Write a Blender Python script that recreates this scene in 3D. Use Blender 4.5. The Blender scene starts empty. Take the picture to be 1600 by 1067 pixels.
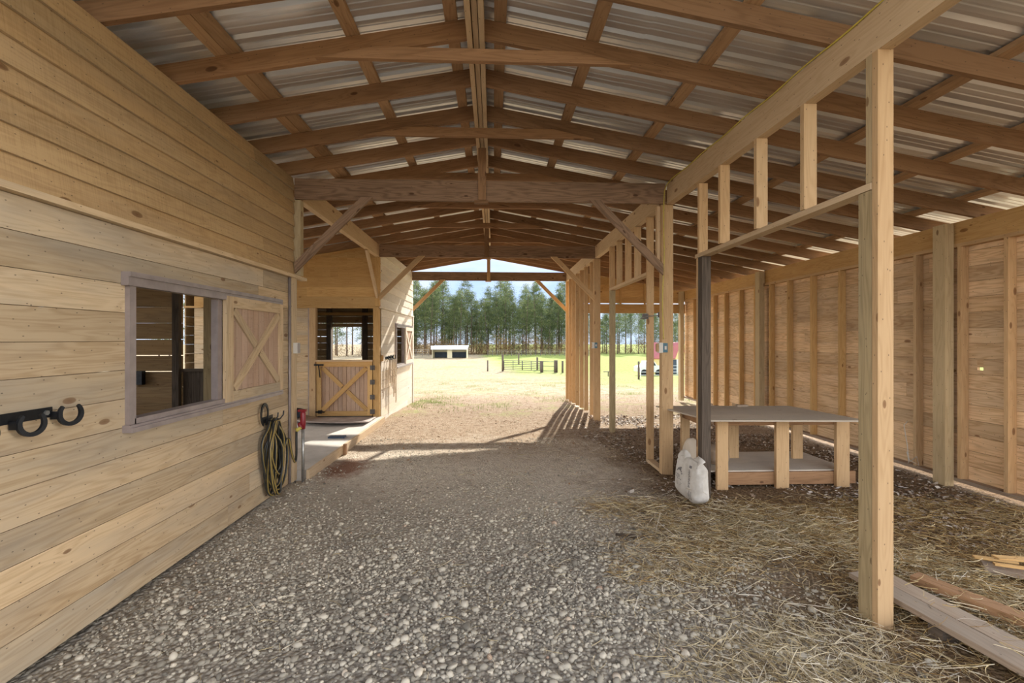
import bpy, math, random
import numpy as np
from mathutils import Vector, Matrix, noise
random.seed(7); rng = np.random.default_rng(7)
S = bpy.context.scene
COL = S.collection
R = math.radians

# ------------------------------------------------------------------ camera
cam_d = bpy.data.cameras.new('camera'); cam = bpy.data.objects.new('camera', cam_d); COL.objects.link(cam)
cam.location = (0, 0, 1.6); cam.rotation_euler = (R(90), 0, -math.atan(29/711))
cam_d.sensor_width = 36; cam_d.lens = 16; cam_d.shift_y = -3.5/1600
cam_d.clip_start = .05; cam_d.clip_end = 800
S.camera = cam

# ------------------------------------------------------------------ light
S.view_settings.view_transform = 'Standard'; S.view_settings.look = 'None'
S.view_settings.exposure = .95; S.view_settings.gamma = 1; S.view_settings.use_curve_mapping = False
w = bpy.data.worlds.new('sky'); S.world = w; w.use_nodes = True
nt = w.node_tree; nt.nodes.clear()
SKY_STRENGTH = 1.0
def wn(t, **k):
    n = nt.nodes.new(t)
    for a, b in k.items(): setattr(n, a, b)
    return n
out = wn('ShaderNodeOutputWorld'); bg = wn('ShaderNodeBackground'); tc = wn('ShaderNodeTexCoord')
sep = wn('ShaderNodeSeparateXYZ'); nt.links.new(tc.outputs['Generated'], sep.inputs[0])
rp = wn('ShaderNodeValToRGB'); nt.links.new(sep.outputs['Z'], rp.inputs[0])
e = rp.color_ramp.elements
e[0].position = 0; e[0].color = (.40, .49, .62, 1); e[1].position = 1; e[1].color = (.24, .38, .68, 1)
x = e.new(.10); x.color = (.34, .46, .68, 1); x = e.new(.35); x.color = (.28, .42, .72, 1)
ns = wn('ShaderNodeTexNoise'); ns.inputs['Scale'].default_value = 2.6; ns.inputs['Detail'].default_value = 7
mp = wn('ShaderNodeMapping'); mp.inputs['Scale'].default_value = (1, 1, 3.2)
nt.links.new(tc.outputs['Generated'], mp.inputs[0]); nt.links.new(mp.outputs[0], ns.inputs[0])
rc = wn('ShaderNodeValToRGB'); rc.color_ramp.elements[0].position = .42; rc.color_ramp.elements[1].position = .62
nt.links.new(ns.outputs[0], rc.inputs[0])
mx = wn('ShaderNodeMixRGB'); mx.inputs['Color2'].default_value = (.60, .64, .70, 1)
nt.links.new(rc.outputs[0], mx.inputs['Fac']); nt.links.new(rp.outputs[0], mx.inputs['Color1'])
nt.links.new(mx.outputs[0], bg.inputs[0]); bg.inputs[1].default_value = SKY_STRENGTH
# unseen bright cloud banks added at both sides and behind to light the interior
cl = wn('ShaderNodeMapRange'); cl.interpolation_type = 'SMOOTHSTEP'; cl.inputs['From Min'].default_value = .58; cl.inputs['From Max'].default_value = .95
cl.inputs['To Min'].default_value = 0; cl.inputs['To Max'].default_value = 1; 
ab = wn('ShaderNodeMath', operation='ABSOLUTE'); nt.links.new(sep.outputs['X'], ab.inputs[0])
bk = wn('ShaderNodeMath', operation='MULTIPLY'); nt.links.new(sep.outputs['Y'], bk.inputs[0]); bk.inputs[1].default_value = -.82
mm = wn('ShaderNodeMath', operation='MAXIMUM'); nt.links.new(ab.outputs[0], mm.inputs[0]); nt.links.new(bk.outputs[0], mm.inputs[1])
nt.links.new(mm.outputs[0], cl.inputs['Value'])
m2 = wn('ShaderNodeMixRGB'); m2.inputs['Color2'].default_value = (3.3, 3.15, 2.95, 1)
nt.links.new(cl.outputs[0], m2.inputs['Fac']); nt.links.new(mx.outputs[0], m2.inputs['Color1']); nt.links.new(m2.outputs[0], bg.inputs[0])
nt.links.new(bg.outputs[0], out.inputs[0])
sl = bpy.data.lights.new('sun', 'SUN'); so = bpy.data.objects.new('sun', sl); COL.objects.link(so)
sl.energy = 4.8; sl.color = (1, .93, .82); sl.angle = R(.6)
SUN = Vector((-.24*math.cos(R(30)), -.97*math.cos(R(30)), -math.sin(R(30))))
so.rotation_euler = SUN.to_track_quat('-Z', 'Y').to_euler()

# ------------------------------------------------------------------ materials
class NB:
    def __init__(s, name):
        s.m = bpy.data.materials.new(name); s.m.use_nodes = True; s.t = s.m.node_tree; s.t.nodes.clear()
        s.out = s.n('ShaderNodeOutputMaterial'); s.b = s.n('ShaderNodeBsdfPrincipled'); s.l(s.b.outputs[0], s.out.inputs[0])
    def n(s, t, **k):
        n = s.t.nodes.new(t)
        for a, b in k.items(): setattr(n, a, b)
        return n
    def l(s, a, b): s.t.links.new(a, b)
    def put(s, v, sock):
        if isinstance(v, bpy.types.NodeSocket): s.l(v, sock)
        elif isinstance(v, (tuple, list)) and len(v) == 3 and sock.type == 'RGBA': sock.default_value = (*v, 1)
        else: sock.default_value = v
    def math(s, op, a, b=0, c=None):
        n = s.n('ShaderNodeMath', operation=op); s.put(a, n.inputs[0]); s.put(b, n.inputs[1])
        if c is not None: s.put(c, n.inputs[2])
        return n.outputs[0]
    def mix(s, f, a, b, mode='MIX'):
        n = s.n('ShaderNodeMixRGB', blend_type=mode); s.put(f, n.inputs[0]); s.put(a, n.inputs[1]); s.put(b, n.inputs[2]); return n.outputs[0]
    def ramp(s, f, stops, interp='LINEAR'):
        n = s.n('ShaderNodeValToRGB'); n.color_ramp.interpolation = interp; el = n.color_ramp.elements
        for i, (p, c) in enumerate(stops):
            c = (c, c, c) if not isinstance(c, tuple) else c
            q = el[i] if i < 2 else el.new(p)
            q.position = p; q.color = (*c, 1)
        s.put(f, n.inputs[0]); return n.outputs[0]
    def noise(s, vec, scale=1, detail=3, rough=.55, dim='3D'):
        n = s.n('ShaderNodeTexNoise', noise_dimensions=dim); s.l(vec, n.inputs['Vector'])
        n.inputs['Scale'].default_value = scale; n.inputs['Detail'].default_value = detail; n.inputs['Roughness'].default_value = rough
        return n.outputs['Fac']
    def vor(s, vec, scale=1, rand=1, out='Distance', feature='F1'):
        n = s.n('ShaderNodeTexVoronoi', feature=feature); s.l(vec, n.inputs['Vector'])
        n.inputs['Scale'].default_value = scale; n.inputs['Randomness'].default_value = rand
        return n.outputs[out]
    def comb(s, x, y, z):
        n = s.n('ShaderNodeCombineXYZ')
        for i, v in enumerate((x, y, z)): s.put(v, n.inputs[i])
        return n.outputs[0]
    def bump(s, h, strength=.3, dist=.01):
        n = s.n('ShaderNodeBump'); n.inputs['Strength'].default_value = strength; n.inputs['Distance'].default_value = dist
        s.l(h, n.inputs['Height']); s.l(n.outputs[0], s.b.inputs['Normal'])
    def pos(s): return s.n('ShaderNodeNewGeometry').outputs['Position']
    def rnd(s): return s.n('ShaderNodeAttribute', attribute_name='rnd').outputs['Fac']

def wood(name, light, dark, knots=.35, grain=.55, grey=.0, saw=0., rough=.8, var=.25, stain=0., greycol=(.30, .28, .25)):
    k = NB(name); r = k.rnd()
    uv = k.n('ShaderNodeUVMap', uv_map='uv').outputs[0]
    sp = k.n('ShaderNodeSeparateXYZ'); k.l(uv, sp.inputs[0]); u, v = sp.outputs[0], sp.outputs[1]
    off = k.math('MULTIPLY', r, 91.7)
    # knots: cells in (u,v) stretched, only some carry a knot
    kv = k.comb(k.math('MULTIPLY_ADD', u, 2.0, off), k.math('MULTIPLY_ADD', v, 4.6, off), 0)
    vd = k.n('ShaderNodeTexVoronoi', voronoi_dimensions='2D'); k.l(kv, vd.inputs['Vector']); vd.inputs['Scale'].default_value = 1
    kd = vd.outputs['Distance']; kc = k.n('ShaderNodeSeparateColor'); k.l(vd.outputs['Color'], kc.inputs[0])
    pick = k.math('LESS_THAN', kc.outputs[0], knots)
    size = k.math('MULTIPLY_ADD', kc.outputs[1], .075, .03)
    rel = k.math('DIVIDE', kd, size)
    km = k.math('MULTIPLY', k.ramp(rel, [(0, 1.), (.75, .85), (1.25/1.3, .0)]), pick)
    halo = k.math('MULTIPLY', k.math('POWER', k.math('MAXIMUM', k.math('SUBTRACT', 1, k.math('MULTIPLY', kd, 2.6)), 0), 2.), pick)
    gv = k.comb(k.math('MULTIPLY', u, .8), k.math('MULTIPLY', v, 8), off)
    n1 = k.noise(gv, 1, 2)
    ring = k.math('ADD', k.math('MULTIPLY', n1, 70), k.math('MULTIPLY', halo, 9))
    ring = k.math('MULTIPLY_ADD', k.math('SINE', ring, 0), .5, .5)
    ring = k.math('POWER', ring, 1.6)
    fv = k.comb(k.math('MULTIPLY', u, 5), k.math('MULTIPLY', v, 150), off)
    n2 = k.noise(fv, 1, 3)
    bl = k.noise(k.comb(k.math('MULTIPLY', u, .9), k.math('MULTIPLY', v, 4), k.math('ADD', off, 7)), 1, 4, .6)
    f = k.math('ADD', k.math('MULTIPLY', ring, grain*.75), k.math('MULTIPLY', k.math('SUBTRACT', n2, .5), grain*1.8))
    f = k.math('ADD', f, k.math('MULTIPLY', k.math('SUBTRACT', bl, .45), 1.6))
    if saw:
        sv = k.comb(k.math('MULTIPLY', u, 170), k.math('MULTIPLY', v, 3.5), off)
        f = k.math('ADD', f, k.math('MULTIPLY', k.math('SUBTRACT', k.noise(sv, 1, 2), .5), saw))
    c = k.mix(k.ramp(f, [(0, 0.), (1, 1.)]), light, dark)
    if grey:
        gm = k.ramp(k.noise(k.comb(k.math('MULTIPLY', u, .55), k.math('MULTIPLY', v, 3.), k.math('ADD', off, 31)), 1, 4, .65), [(.45, 0.), (.68, 1.)])
        c = k.mix(k.math('MULTIPLY', gm, grey), c, greycol)
    tint = k.math('ADD', k.math('MULTIPLY', k.math('FRACT', k.math('MULTIPLY', r, 17.3)), var), 1-var*.55)
    c = k.mix(1, c, k.comb(tint, tint, tint), 'MULTIPLY')
    hue = k.math('FRACT', k.math('MULTIPLY', r, 41.9))
    c = k.mix(k.math('MULTIPLY', hue, .35), c, k.mix(1, c, (1.10, .94, .74), 'MULTIPLY'))
    c = k.mix(k.math('MULTIPLY', km, .82), c, (dark[0]*.40, dark[1]*.27, dark[2]*.20))
    # nail specks
    nn_ = k.n('ShaderNodeTexVoronoi', voronoi_dimensions='2D'); k.l(k.comb(k.math('MULTIPLY_ADD', u, 7., off), k.math('MULTIPLY_ADD', v, 13, off), 0), nn_.inputs['Vector']); nn_.inputs['Scale'].default_value = 1; nv = nn_.outputs['Distance']
    c = k.mix(k.math('MULTIPLY', k.math('LESS_THAN', nv, .034), .7), c, (.06, .045, .035))
    if stain:
        p = k.pos(); sm = k.ramp(k.noise(p, .9, 5, .6), [(.5, 0.), (.72, 1.)])
        c = k.mix(k.math('MULTIPLY', sm, stain), c, (.16, .12, .09))
    k.l(c, k.b.inputs['Base Color']); k.b.inputs['Roughness'].default_value = rough
    k.b.inputs['Specular IOR Level'].default_value = .25
    k.bump(k.math('ADD', k.math('MULTIPLY', n2, .5), k.math('MULTIPLY', ring, .3)), .25, .004)
    return k.m

def plain(name, col, rough=.5, metal=0., var=.12, scale=12, bump=0.):
    k = NB(name); p = k.n('ShaderNodeTexCoord').outputs['Object']
    n = k.noise(p, scale, 4)
    c = k.mix(k.ramp(n, [(.3, 0.), (.7, 1.)]), tuple(v*(1-var) for v in col), tuple(min(1, v*(1+var)) for v in col))
    k.l(c, k.b.inputs['Base Color']); k.b.inputs['Roughness'].default_value = rough; k.b.inputs['Metallic'].default_value = metal
    if bump: k.bump(k.noise(p, scale*5, 3), bump, .004)
    return k.m

def ramped(name, stops, rough=.8, extra=None, spec=.2, trans=0):
    k = NB(name); r = k.rnd(); c = k.ramp(r, stops)
    if extra: c = k.mix(extra, c, (1, 1, 1))
    k.l(c, k.b.inputs['Base Color']); k.b.inputs['Roughness'].default_value = rough; k.b.inputs['Specular IOR Level'].default_value = spec
    if trans:
        t = k.n('ShaderNodeBsdfTranslucent'); k.l(c, t.inputs[0]); ms = k.n('ShaderNodeMixShader'); ms.inputs[0].default_value = trans
        k.l(k.b.outputs[0], ms.inputs[1]); k.l(t.outputs[0], ms.inputs[2]); k.l(ms.outputs[0], k.out.inputs[0])
    return k.m

M = {}
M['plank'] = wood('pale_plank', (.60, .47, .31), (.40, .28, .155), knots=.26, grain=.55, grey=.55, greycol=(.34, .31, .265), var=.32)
M['rough'] = wood('rough_sawn_siding', (.50, .345, .18), (.31, .195, .09), knots=.12, grain=.4, saw=1.1, grey=.25, greycol=(.25, .21, .16), var=.3)
M['white_plank'] = wood('near_white_plank', (.76, .70, .60), (.60, .52, .42), knots=.2, grain=.3, grey=.4, greycol=(.5, .47, .43))  # near-white plank wood of the far stall's aisle side
M['rafter'] = wood('brown_framing', (.34, .20, .108), (.19, .105, .053), knots=.2, grain=.5, var=.35)
M['beam'] = wood('stained_beam', (.30, .20, .135), (.15, .095, .06), knots=.7, grain=.75, var=.15)
M['stud'] = wood('stud_pine', (.60, .42, .24), (.44, .28, .14), knots=.45, grain=.45, var=.2)
M['header'] = wood('header_pine', (.62, .48, .32), (.47, .33, .20), knots=.4, grain=.4, var=.15)
M['gold'] = wood('golden_pine', (.60, .39, .17), (.44, .25, .085), knots=.25, grain=.5, var=.25)
M['green'] = wood('treated_post', (.40, .32, .19), (.23, .18, .10), knots=.3, grain=.6, grey=.3, greycol=(.16, .16, .13))
M['treated'] = wood('pale_treated_post', (.56, .45, .28), (.40, .30, .17), knots=.3, grain=.5)
M['shed'] = wood('shed_siding', (.80, .59, .37), (.52, .33, .17), knots=.3, grain=.8, grey=.3, stain=.2, var=.4, greycol=(.46, .38, .31))
M['purlin'] = wood('purlin_wood', (.50, .33, .19), (.33, .20, .105), knots=.3, grain=.5, var=.3)
M['old'] = wood('dusty_board', (.38, .30, .23), (.25, .185, .135), knots=.25, grain=.6, grey=.5, greycol=(.36, .33, .29))
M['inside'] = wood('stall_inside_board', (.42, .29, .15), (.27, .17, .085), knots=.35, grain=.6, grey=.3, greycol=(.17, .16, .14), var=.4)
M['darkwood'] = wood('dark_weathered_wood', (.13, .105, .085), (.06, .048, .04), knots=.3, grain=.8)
M['panel'] = wood('reddish_panel_board', (.50, .36, .27), (.36, .235, .165), knots=.1, grain=.4, saw=.6, var=.15)
M['ply'] = wood('dusty_plywood', (.58, .52, .44), (.42, .37, .30), knots=.1, grain=.4, grey=.6, greycol=(.52, .49, .45), stain=.3)
M['track'] = plain('brown_painted_steel', (.33, .28, .27), .45, .3, .15, 9)
M['black'] = plain('black_iron', (.022, .024, .028), .42, .6, .3, 30)
M['hinge'] = plain('grey_hinge_steel', (.13, .12, .115), .5, .5, .2, 30)
M['steel'] = plain('galvanised_steel', (.42, .42, .40), .4, .8, .2, 25)
M['red'] = plain('red_paint', (.24, .016, .024), .35, 0, .15, 20)
M['white'] = plain('white_plastic', (.66, .63, .57), .45, 0, .05, 20)
M['blue'] = plain('teal_cover', (.06, .16, .22), .45, 0, .1, 20)
M['rope'] = plain('cotton_rope', (.66, .56, .44), .9, 0, .2, 60, .3)
M['yellow'] = plain('yellow_cord', (.55, .45, .08), .5, 0, .1, 20)
M['rubber'] = plain('dusty_rubber_mat', (.34, .28, .25), .75, 0, .3, 5, .2)
M['tub'] = plain('dark_blue_rubber', (.035, .06, .10), .5, 0, .2, 6)
M['shelterwall'] = plain('cream_steel', (.62, .58, .40), .5, 0, .06, 2)
M['dark'] = plain('dark_blue_board', (.05, .07, .10), .8, 0, .2, 2)  # dark blue for the shelter boards and barn doors
M['wroof'] = plain('white_roof_steel', (.62, .66, .74), .35, .2, .1, 1)
M['rroof'] = plain('red_roof_steel', (.38, .12, .12), .4, .2, .1, 1)
M['yellowwall'] = plain('yellow_board', (.62, .52, .24), .7, 0, .1, 2)
M['silver'] = plain('silver_paint', (.62, .65, .68), .3, .3, .05, 2)
M['glass'] = plain('dark_glass', (.03, .04, .05), .1, 0, .1, 2)
M['trunk'] = plain('pine_bark', (.13, .095, .075), .9, 0, .4, 1.5)
M['ink'] = plain('grey_print', (.16, .15, .15), .7, 0, .2, 60)
# concrete
k = NB('concrete_slab'); p = k.pos()
c = k.ramp(k.noise(p, 1.6, 8, .65), [(.3, (.40, .375, .34)), (.55, (.54, .51, .47)), (.75, (.62, .59, .55))])
c = k.mix(k.math('MULTIPLY', k.ramp(k.noise(p, 5, 5, .7), [(.55, 0.), (.75, 1.)]), .5), c, (.30, .23, .17))
k.l(c, k.b.inputs['Base Color']); k.b.inputs['Roughness'].default_value = .75; k.bump(k.noise(p, 60, 4), .2, .003); M['concrete'] = k.m
# roof metal
k = NB('galvalume_roof'); p = k.pos()
st = k.noise(k.comb(k.math('MULTIPLY', k.n('ShaderNodeSeparateXYZ').outputs[0], 0), 0, 0), 1, 1)
sx = k.n('ShaderNodeSeparateXYZ'); k.l(p, sx.inputs[0])
sv = k.comb(k.math('MULTIPLY', sx.outputs[0], .5), k.math('MULTIPLY', sx.outputs[1], 9), 0)
c = k.ramp(k.noise(sv, 1, 5, .6), [(.3, (.62, .63, .64)), (.7, (.86, .865, .865))])
rm = k.math('MULTIPLY', k.ramp(k.noise(k.comb(k.math('MULTIPLY', sx.outputs[0], 1.2), k.math('MULTIPLY', sx.outputs[1], 7), 3), 1, 5, .6), [(.58, 0.), (.75, 1.)]), .45)
c = k.mix(rm, c, (.40, .35, .26))
k.l(c, k.b.inputs['Base Color']); k.b.inputs['Metallic'].default_value = .6; k.b.inputs['Roughness'].default_value = .3
k.bump(k.noise(p, 2.2, 2), .25, .02); M['metal'] = k.m
# hose with stripe
k = NB('striped_hose'); uv = k.n('ShaderNodeUVMap', uv_map='uv').outputs[0]; sp = k.n('ShaderNodeSeparateXYZ'); k.l(uv, sp.inputs[0])
m_ = k.math('ADD', k.math('LESS_THAN', k.math('FRACT', k.math('MULTIPLY', sp.outputs[1], 1)), .15), 0)
c = k.mix(m_, (.030, .030, .026), (.30, .21, .055)); k.l(c, k.b.inputs['Base Color']); k.b.inputs['Roughness'].default_value = .4; M['hose'] = k.m
# feed bag
k = NB('woven_feed_bag'); p = k.n('ShaderNodeTexCoord').outputs['Object']
c = k.ramp(k.noise(p, 7, 5), [(.3, (.50, .46, .40)), (.6, (.68, .65, .60)), (.8, (.74, .72, .69))])
k.l(c, k.b.inputs['Base Color']); k.b.inputs['Roughness'].default_value = .65; k.bump(k.noise(p, 14, 5), .5, .02); M['bag'] = k.m
# ground inside + yard
k = NB('barn_floor'); p = k.pos(); sp = k.n('ShaderNodeSeparateXYZ'); k.l(p, sp.inputs[0]); X, Y = sp.outputs[0], sp.outputs[1]
nb = k.noise(p, 1.1, 5, .6); n2 = k.noise(p, 9, 5, .65); n3 = k.noise(p, 45, 4, .7); vo = k.vor(p, 38); vo2 = k.vor(p, 95)
grav = k.ramp(k.math('ADD', k.math('MULTIPLY', vo, .6), k.math('MULTIPLY', n3, .6)), [(.25, (.56, .51, .42)), (.5, (.46, .415, .335)), (.75, (.24, .21, .17))])
dirt = k.ramp(k.math('ADD', k.math('MULTIPLY', n3, .6), k.math('MULTIPLY', n2, .4)), [(.35, (.36, .30, .24)), (.5, (.60, .53, .43)), (.65, (.74, .67, .57))])
soil = k.ramp(n3, [(.35, (.09, .06, .035)), (.6, (.25, .17, .10)), (.75, (.36, .27, .17))])
tan = k.ramp(k.math('ADD', k.math('MULTIPLY', n3, .55), k.math('MULTIPLY', n2, .45)), [(.36, (.17, .11, .065)), (.48, (.38, .28, .19)), (.62, (.50, .41, .31))])
fy = k.ramp(k.math('MULTIPLY_ADD', Y, .1, k.math('MULTIPLY', nb, .3)), [(.46, 0.), (.66, 1.)])
c = k.mix(fy, grav, dirt)
fs = k.ramp(k.math('ADD', k.math('MULTIPLY', X, .25), k.math('MULTIPLY', nb, .5)), [(.50, 0.), (.75, 1.)])
c = k.mix(fs, c, soil)
ft = k.ramp(k.math('MULTIPLY_ADD', Y, .1, k.math('MULTIPLY', nb, .2)), [(.68, 0.), (.86, 1.)])
c = k.mix(ft, c, tan)
fg = k.math('MULTIPLY', k.ramp(k.noise(p, .8, 6, .7), [(.5, 0.), (.62, 1.)]), k.ramp(k.math('MULTIPLY', Y, .1), [(.9, 0.), (1., .8)]))
fgx = k.math('MULTIPLY', fg, k.ramp(n2, [(.4, 0.), (.6, 1.)])); c = k.mix(fgx, c, (.30, .36, .10))
dx_ = k.math('ADD', X, 1.85); dy_ = k.math('MULTIPLY', k.math('SUBTRACT', Y, 5.75), .55)
rd = k.math('ADD', k.math('SQRT', k.math('ADD', k.math('MULTIPLY', dx_, dx_), k.math('MULTIPLY', dy_, dy_))), k.math('MULTIPLY', n2, .3))
c = k.mix(k.ramp(rd, [(.28, .85), (.48, 0.)]), c, (.27, .12, .07))
k.l(c, k.b.inputs['Base Color']); k.b.inputs['Roughness'].default_value = .95; k.b.inputs['Specular IOR Level'].default_value = .1
k.bump(k.math('ADD', k.math('MULTIPLY', n3, .6), k.math('SUBTRACT', 1, vo)), .9, .018); M['floor'] = k.m
# field
k = NB('field_grass'); p = k.pos(); sp = k.n('ShaderNodeSeparateXYZ'); k.l(p, sp.inputs[0]); X, Y = sp.outputs[0], sp.outputs[1]
n2 = k.noise(p, 3, 6, .7); nb = k.noise(p, .22, 5, .6)
tan = k.ramp(n2, [(.35, (.26, .20, .12)), (.5, (.38, .31, .20)), (.65, (.47, .41, .29))])
grn = k.ramp(n2, [(.35, (.20, .25, .06)), (.6, (.33, .38, .12))])
g1 = k.ramp(k.math('ADD', k.math('ADD', k.math('MULTIPLY', nb, 1.2), k.math('MULTIPLY', n2, .3)), k.math('MULTIPLY', X, .004)), [(.80, 0.), (.98, .6)])
# the far pasture right of the gate is green
line = k.math('SUBTRACT', k.math('ADD', X, k.math('MULTIPLY', nb, 6)), k.math('MULTIPLY_ADD', Y, -.075, 7))
g2 = k.math('MULTIPLY', k.ramp(k.math('MULTIPLY', line, .2), [(0, 0.), (.6, 1.)]), k.ramp(k.math('MULTIPLY', Y, .01), [(.38, 0.), (.52, 1.)]))
g3 = k.math('MULTIPLY', k.ramp(k.math('MULTIPLY', X, .1), [(.35, 0.), (.7, .8)]), k.ramp(k.math('MULTIPLY', Y, .01), [(.16, 0.), (.24, 1.)]))
gm = k.math('MAXIMUM', k.math('MAXIMUM', g1, g2), g3)
k.l(k.mix(gm, tan, grn), k.b.inputs['Base Color']); k.b.inputs['Roughness'].default_value = .95; k.b.inputs['Specular IOR Level'].default_value = .05
k.bump(k.noise(p, 9, 5), .6, .06); M['field'] = k.m
M['stone'] = ramped('gravel_stone', [(0, (.15, .135, .11)), (.25, (.31, .28, .225)), (.55, (.48, .435, .35)), (.8, (.60, .545, .44)), (.93, (.70, .62, .49)), (1, (.38, .24, .16))], .85)
M['straw'] = ramped('dry_straw', [(0, (.28, .21, .11)), (.3, (.52, .42, .24)), (.6, (.66, .56, .37)), (.85, (.74, .66, .50)), (1, (.80, .75, .66))], .6, trans=.15)
M['darkstraw'] = ramped('damp_hay', [(0, (.13, .075, .03)), (.4, (.32, .20, .08)), (.7, (.48, .34, .15)), (1, (.62, .52, .30))], .7, trans=.15)
M['leaf'] = ramped('dead_leaf', [(0, (.09, .055, .035)), (.35, (.26, .17, .11)), (.65, (.50, .42, .34)), (1, (.76, .72, .67))], .6)
M['yleaf'] = ramped('fallen_leaf', [(0, (.16, .09, .05)), (.5, (.42, .24, .12)), (1, (.60, .46, .32))], .7)
M['grass'] = ramped('grass_blade', [(0, (.40, .34, .24)), (.35, (.44, .39, .26)), (.6, (.24, .30, .08)), (1, (.17, .26, .06))], .7, trans=.3)
M['needle'] = ramped('pine_needles', [(0, (.055, .080, .040)), (.5, (.11, .15, .065)), (.85, (.22, .26, .10)), (1, (.34, .36, .15))], .6, trans=.35)
M['brush'] = ramped('autumn_brush', [(0, (.10, .08, .05)), (.4, (.24, .16, .08)), (.75, (.36, .24, .11)), (1, (.30, .32, .13))], .7, trans=.3)
M['haze'] = ramped('far_needles', [(0, (.10, .14, .09)), (1, (.22, .28, .16))], .6, trans=.35)

# ------------------------------------------------------------------ mesh helpers
class MB:
    """collects oriented boxes, hexahedra and tubes; build() links them as one mesh"""
    def __init__(s): s.v = []; s.f = []; s.uv = []; s.r = []; s.mi = []; s.cur = 0
    def face(s, pts, uvs, r):
        b = len(s.v); s.v += [tuple(p) for p in pts]; s.f.append(tuple(range(b, b+len(pts)))); s.uv += uvs; s.r.append(r); s.mi.append(s.cur)
    def hexa(s, P, L, W, H, r=None):
        """P: 8 points, index = 4*l + 2*w + h ; u runs along l"""
        if r is None: r = random.random()
        q = lambda l, w_, h: P[4*l+2*w_+h]
        o = random.random()*3; ou = random.random()*20
        def quad(ids, sh, v0):
            pts = [q(*i) for i in ids]; uvs = []
            for (l, w_, h) in ids:
                if sh == 'w': uvs.append((ou+l*L, o+v0+w_*W))
                elif sh == 'h': uvs.append((ou+l*L, o+v0+h*H))
                else: uvs.append((ou+w_*W*.2, o+h*H*.3))
            s.face(pts, uvs, r)
        quad([(0,0,0),(0,1,0),(1,1,0),(1,0,0)], 'w', 0)
        quad([(0,0,1),(1,0,1),(1,1,1),(0,1,1)], 'w', .37)
        quad([(0,0,0),(1,0,0),(1,0,1),(0,0,1)], 'h', .71)
        quad([(0,1,0),(0,1,1),(1,1,1),(1,1,0)], 'h', .93)
        quad([(0,0,0),(0,0,1),(0,1,1),(0,1,0)], 'e', 0)
        quad([(1,0,0),(1,1,0),(1,1,1),(1,0,1)], 'e', 0)
    def box(s, x0, x1, y0, y1, z0, z1, axis=None, r=None):
        d = (x1-x0, y1-y0, z1-z0)
        if axis is None: axis = max(range(3), key=lambda i: abs(d[i]))
        lo = (x0, y0, z0); hi = (x1, y1, z1); a = axis; b, c = [(1, 2), (2, 0), (0, 1)][a]
        P = []
        for l in (0, 1):
            for w_ in (0, 1):
                for h in (0, 1):
                    p = [0, 0, 0]; p[a] = (lo, hi)[l][a]; p[b] = (lo, hi)[w_][b]; p[c] = (lo, hi)[h][c]; P.append(p)
        s.hexa(P, d[a], d[b], d[c], r)
    def bar(s, p0, p1, w_, h, up=(0, 0, 1), r=None):
        """box from p0 to p1, w_ wide sideways, h thick along up"""
        p0 = Vector(p0); p1 = Vector(p1); d = (p1-p0); L = d.length; d.normalize()
        side = d.cross(Vector(up)).normalized(); u = side.cross(d).normalized(); P = []
        for l in (p0, p1):
            for a in (-.5, .5):
                for b in (-.5, .5): P.append(l+side*(a*w_)*-1+u*(b*h))
        s.hexa(P, L, w_, h, r)
    def tube(s, pts, rad, n=8, closed=False, r=None, cap=True):
        if r is None: r = random.random()
        pts = [Vector(p) for p in pts]; N = len(pts)
        rad = rad if isinstance(rad, (list, tuple)) else [rad]*N
        rings = []; prev = None; L = 0; Ls = []
        for i, p in enumerate(pts):
            a = pts[(i-1) % N] if (closed or i) else p; b = pts[(i+1) % N] if (closed or i < N-1) else p
            t = (b-a).normalized()
            if prev is None: prev = t.orthogonal().normalized()
            prev = (prev-t*prev.dot(t)).normalized(); bi = t.cross(prev)
            rings.append([p+(prev*math.cos(2*math.pi*j/n)+bi*math.sin(2*math.pi*j/n))*rad[i] for j in range(n)])
            if i: L += (p-pts[i-1]).length
            Ls.append(L)
        rg = range(N if closed else N-1)
        for i in rg:
            k2 = (i+1) % N
            for j in range(n):
                j2 = (j+1) % n
                s.face([rings[i][j], rings[i][j2], rings[k2][j2], rings[k2][j]],
                       [(Ls[i], j/n), (Ls[i], (j+1)/n), (Ls[k2], (j+1)/n), (Ls[k2], j/n)], r)
        if cap and not closed:
            s.face(rings[0][::-1], [(0, 0)]*n, r); s.face(rings[-1], [(0, 0)]*n, r)
    def build(s, name, mat, parent=None, smooth=False, weld=False):
        me = bpy.data.meshes.new(name); me.from_pydata(s.v, [], s.f)
        ul = me.uv_layers.new(name='uv'); ul.data.foreach_set('uv', np.array(s.uv, dtype=np.float32).ravel())
        at = me.attributes.new('rnd', 'FLOAT', 'FACE'); at.data.foreach_set('value', np.array(s.r, dtype=np.float32))
        for m in (mat if isinstance(mat, (list, tuple)) else [mat]): me.materials.append(m)
        me.polygons.foreach_set('material_index', s.mi)
        if smooth or weld:
            import bmesh
            bm = bmesh.new(); bm.from_mesh(me); bmesh.ops.remove_doubles(bm, verts=bm.verts, dist=1e-5); bm.to_mesh(me); bm.free()
        if smooth: me.polygons.foreach_set('use_smooth', [True]*len(me.polygons))
        me.update()
        o = bpy.data.objects.new(name, me); COL.objects.link(o)
        if parent: o.parent = parent
        return o

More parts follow.
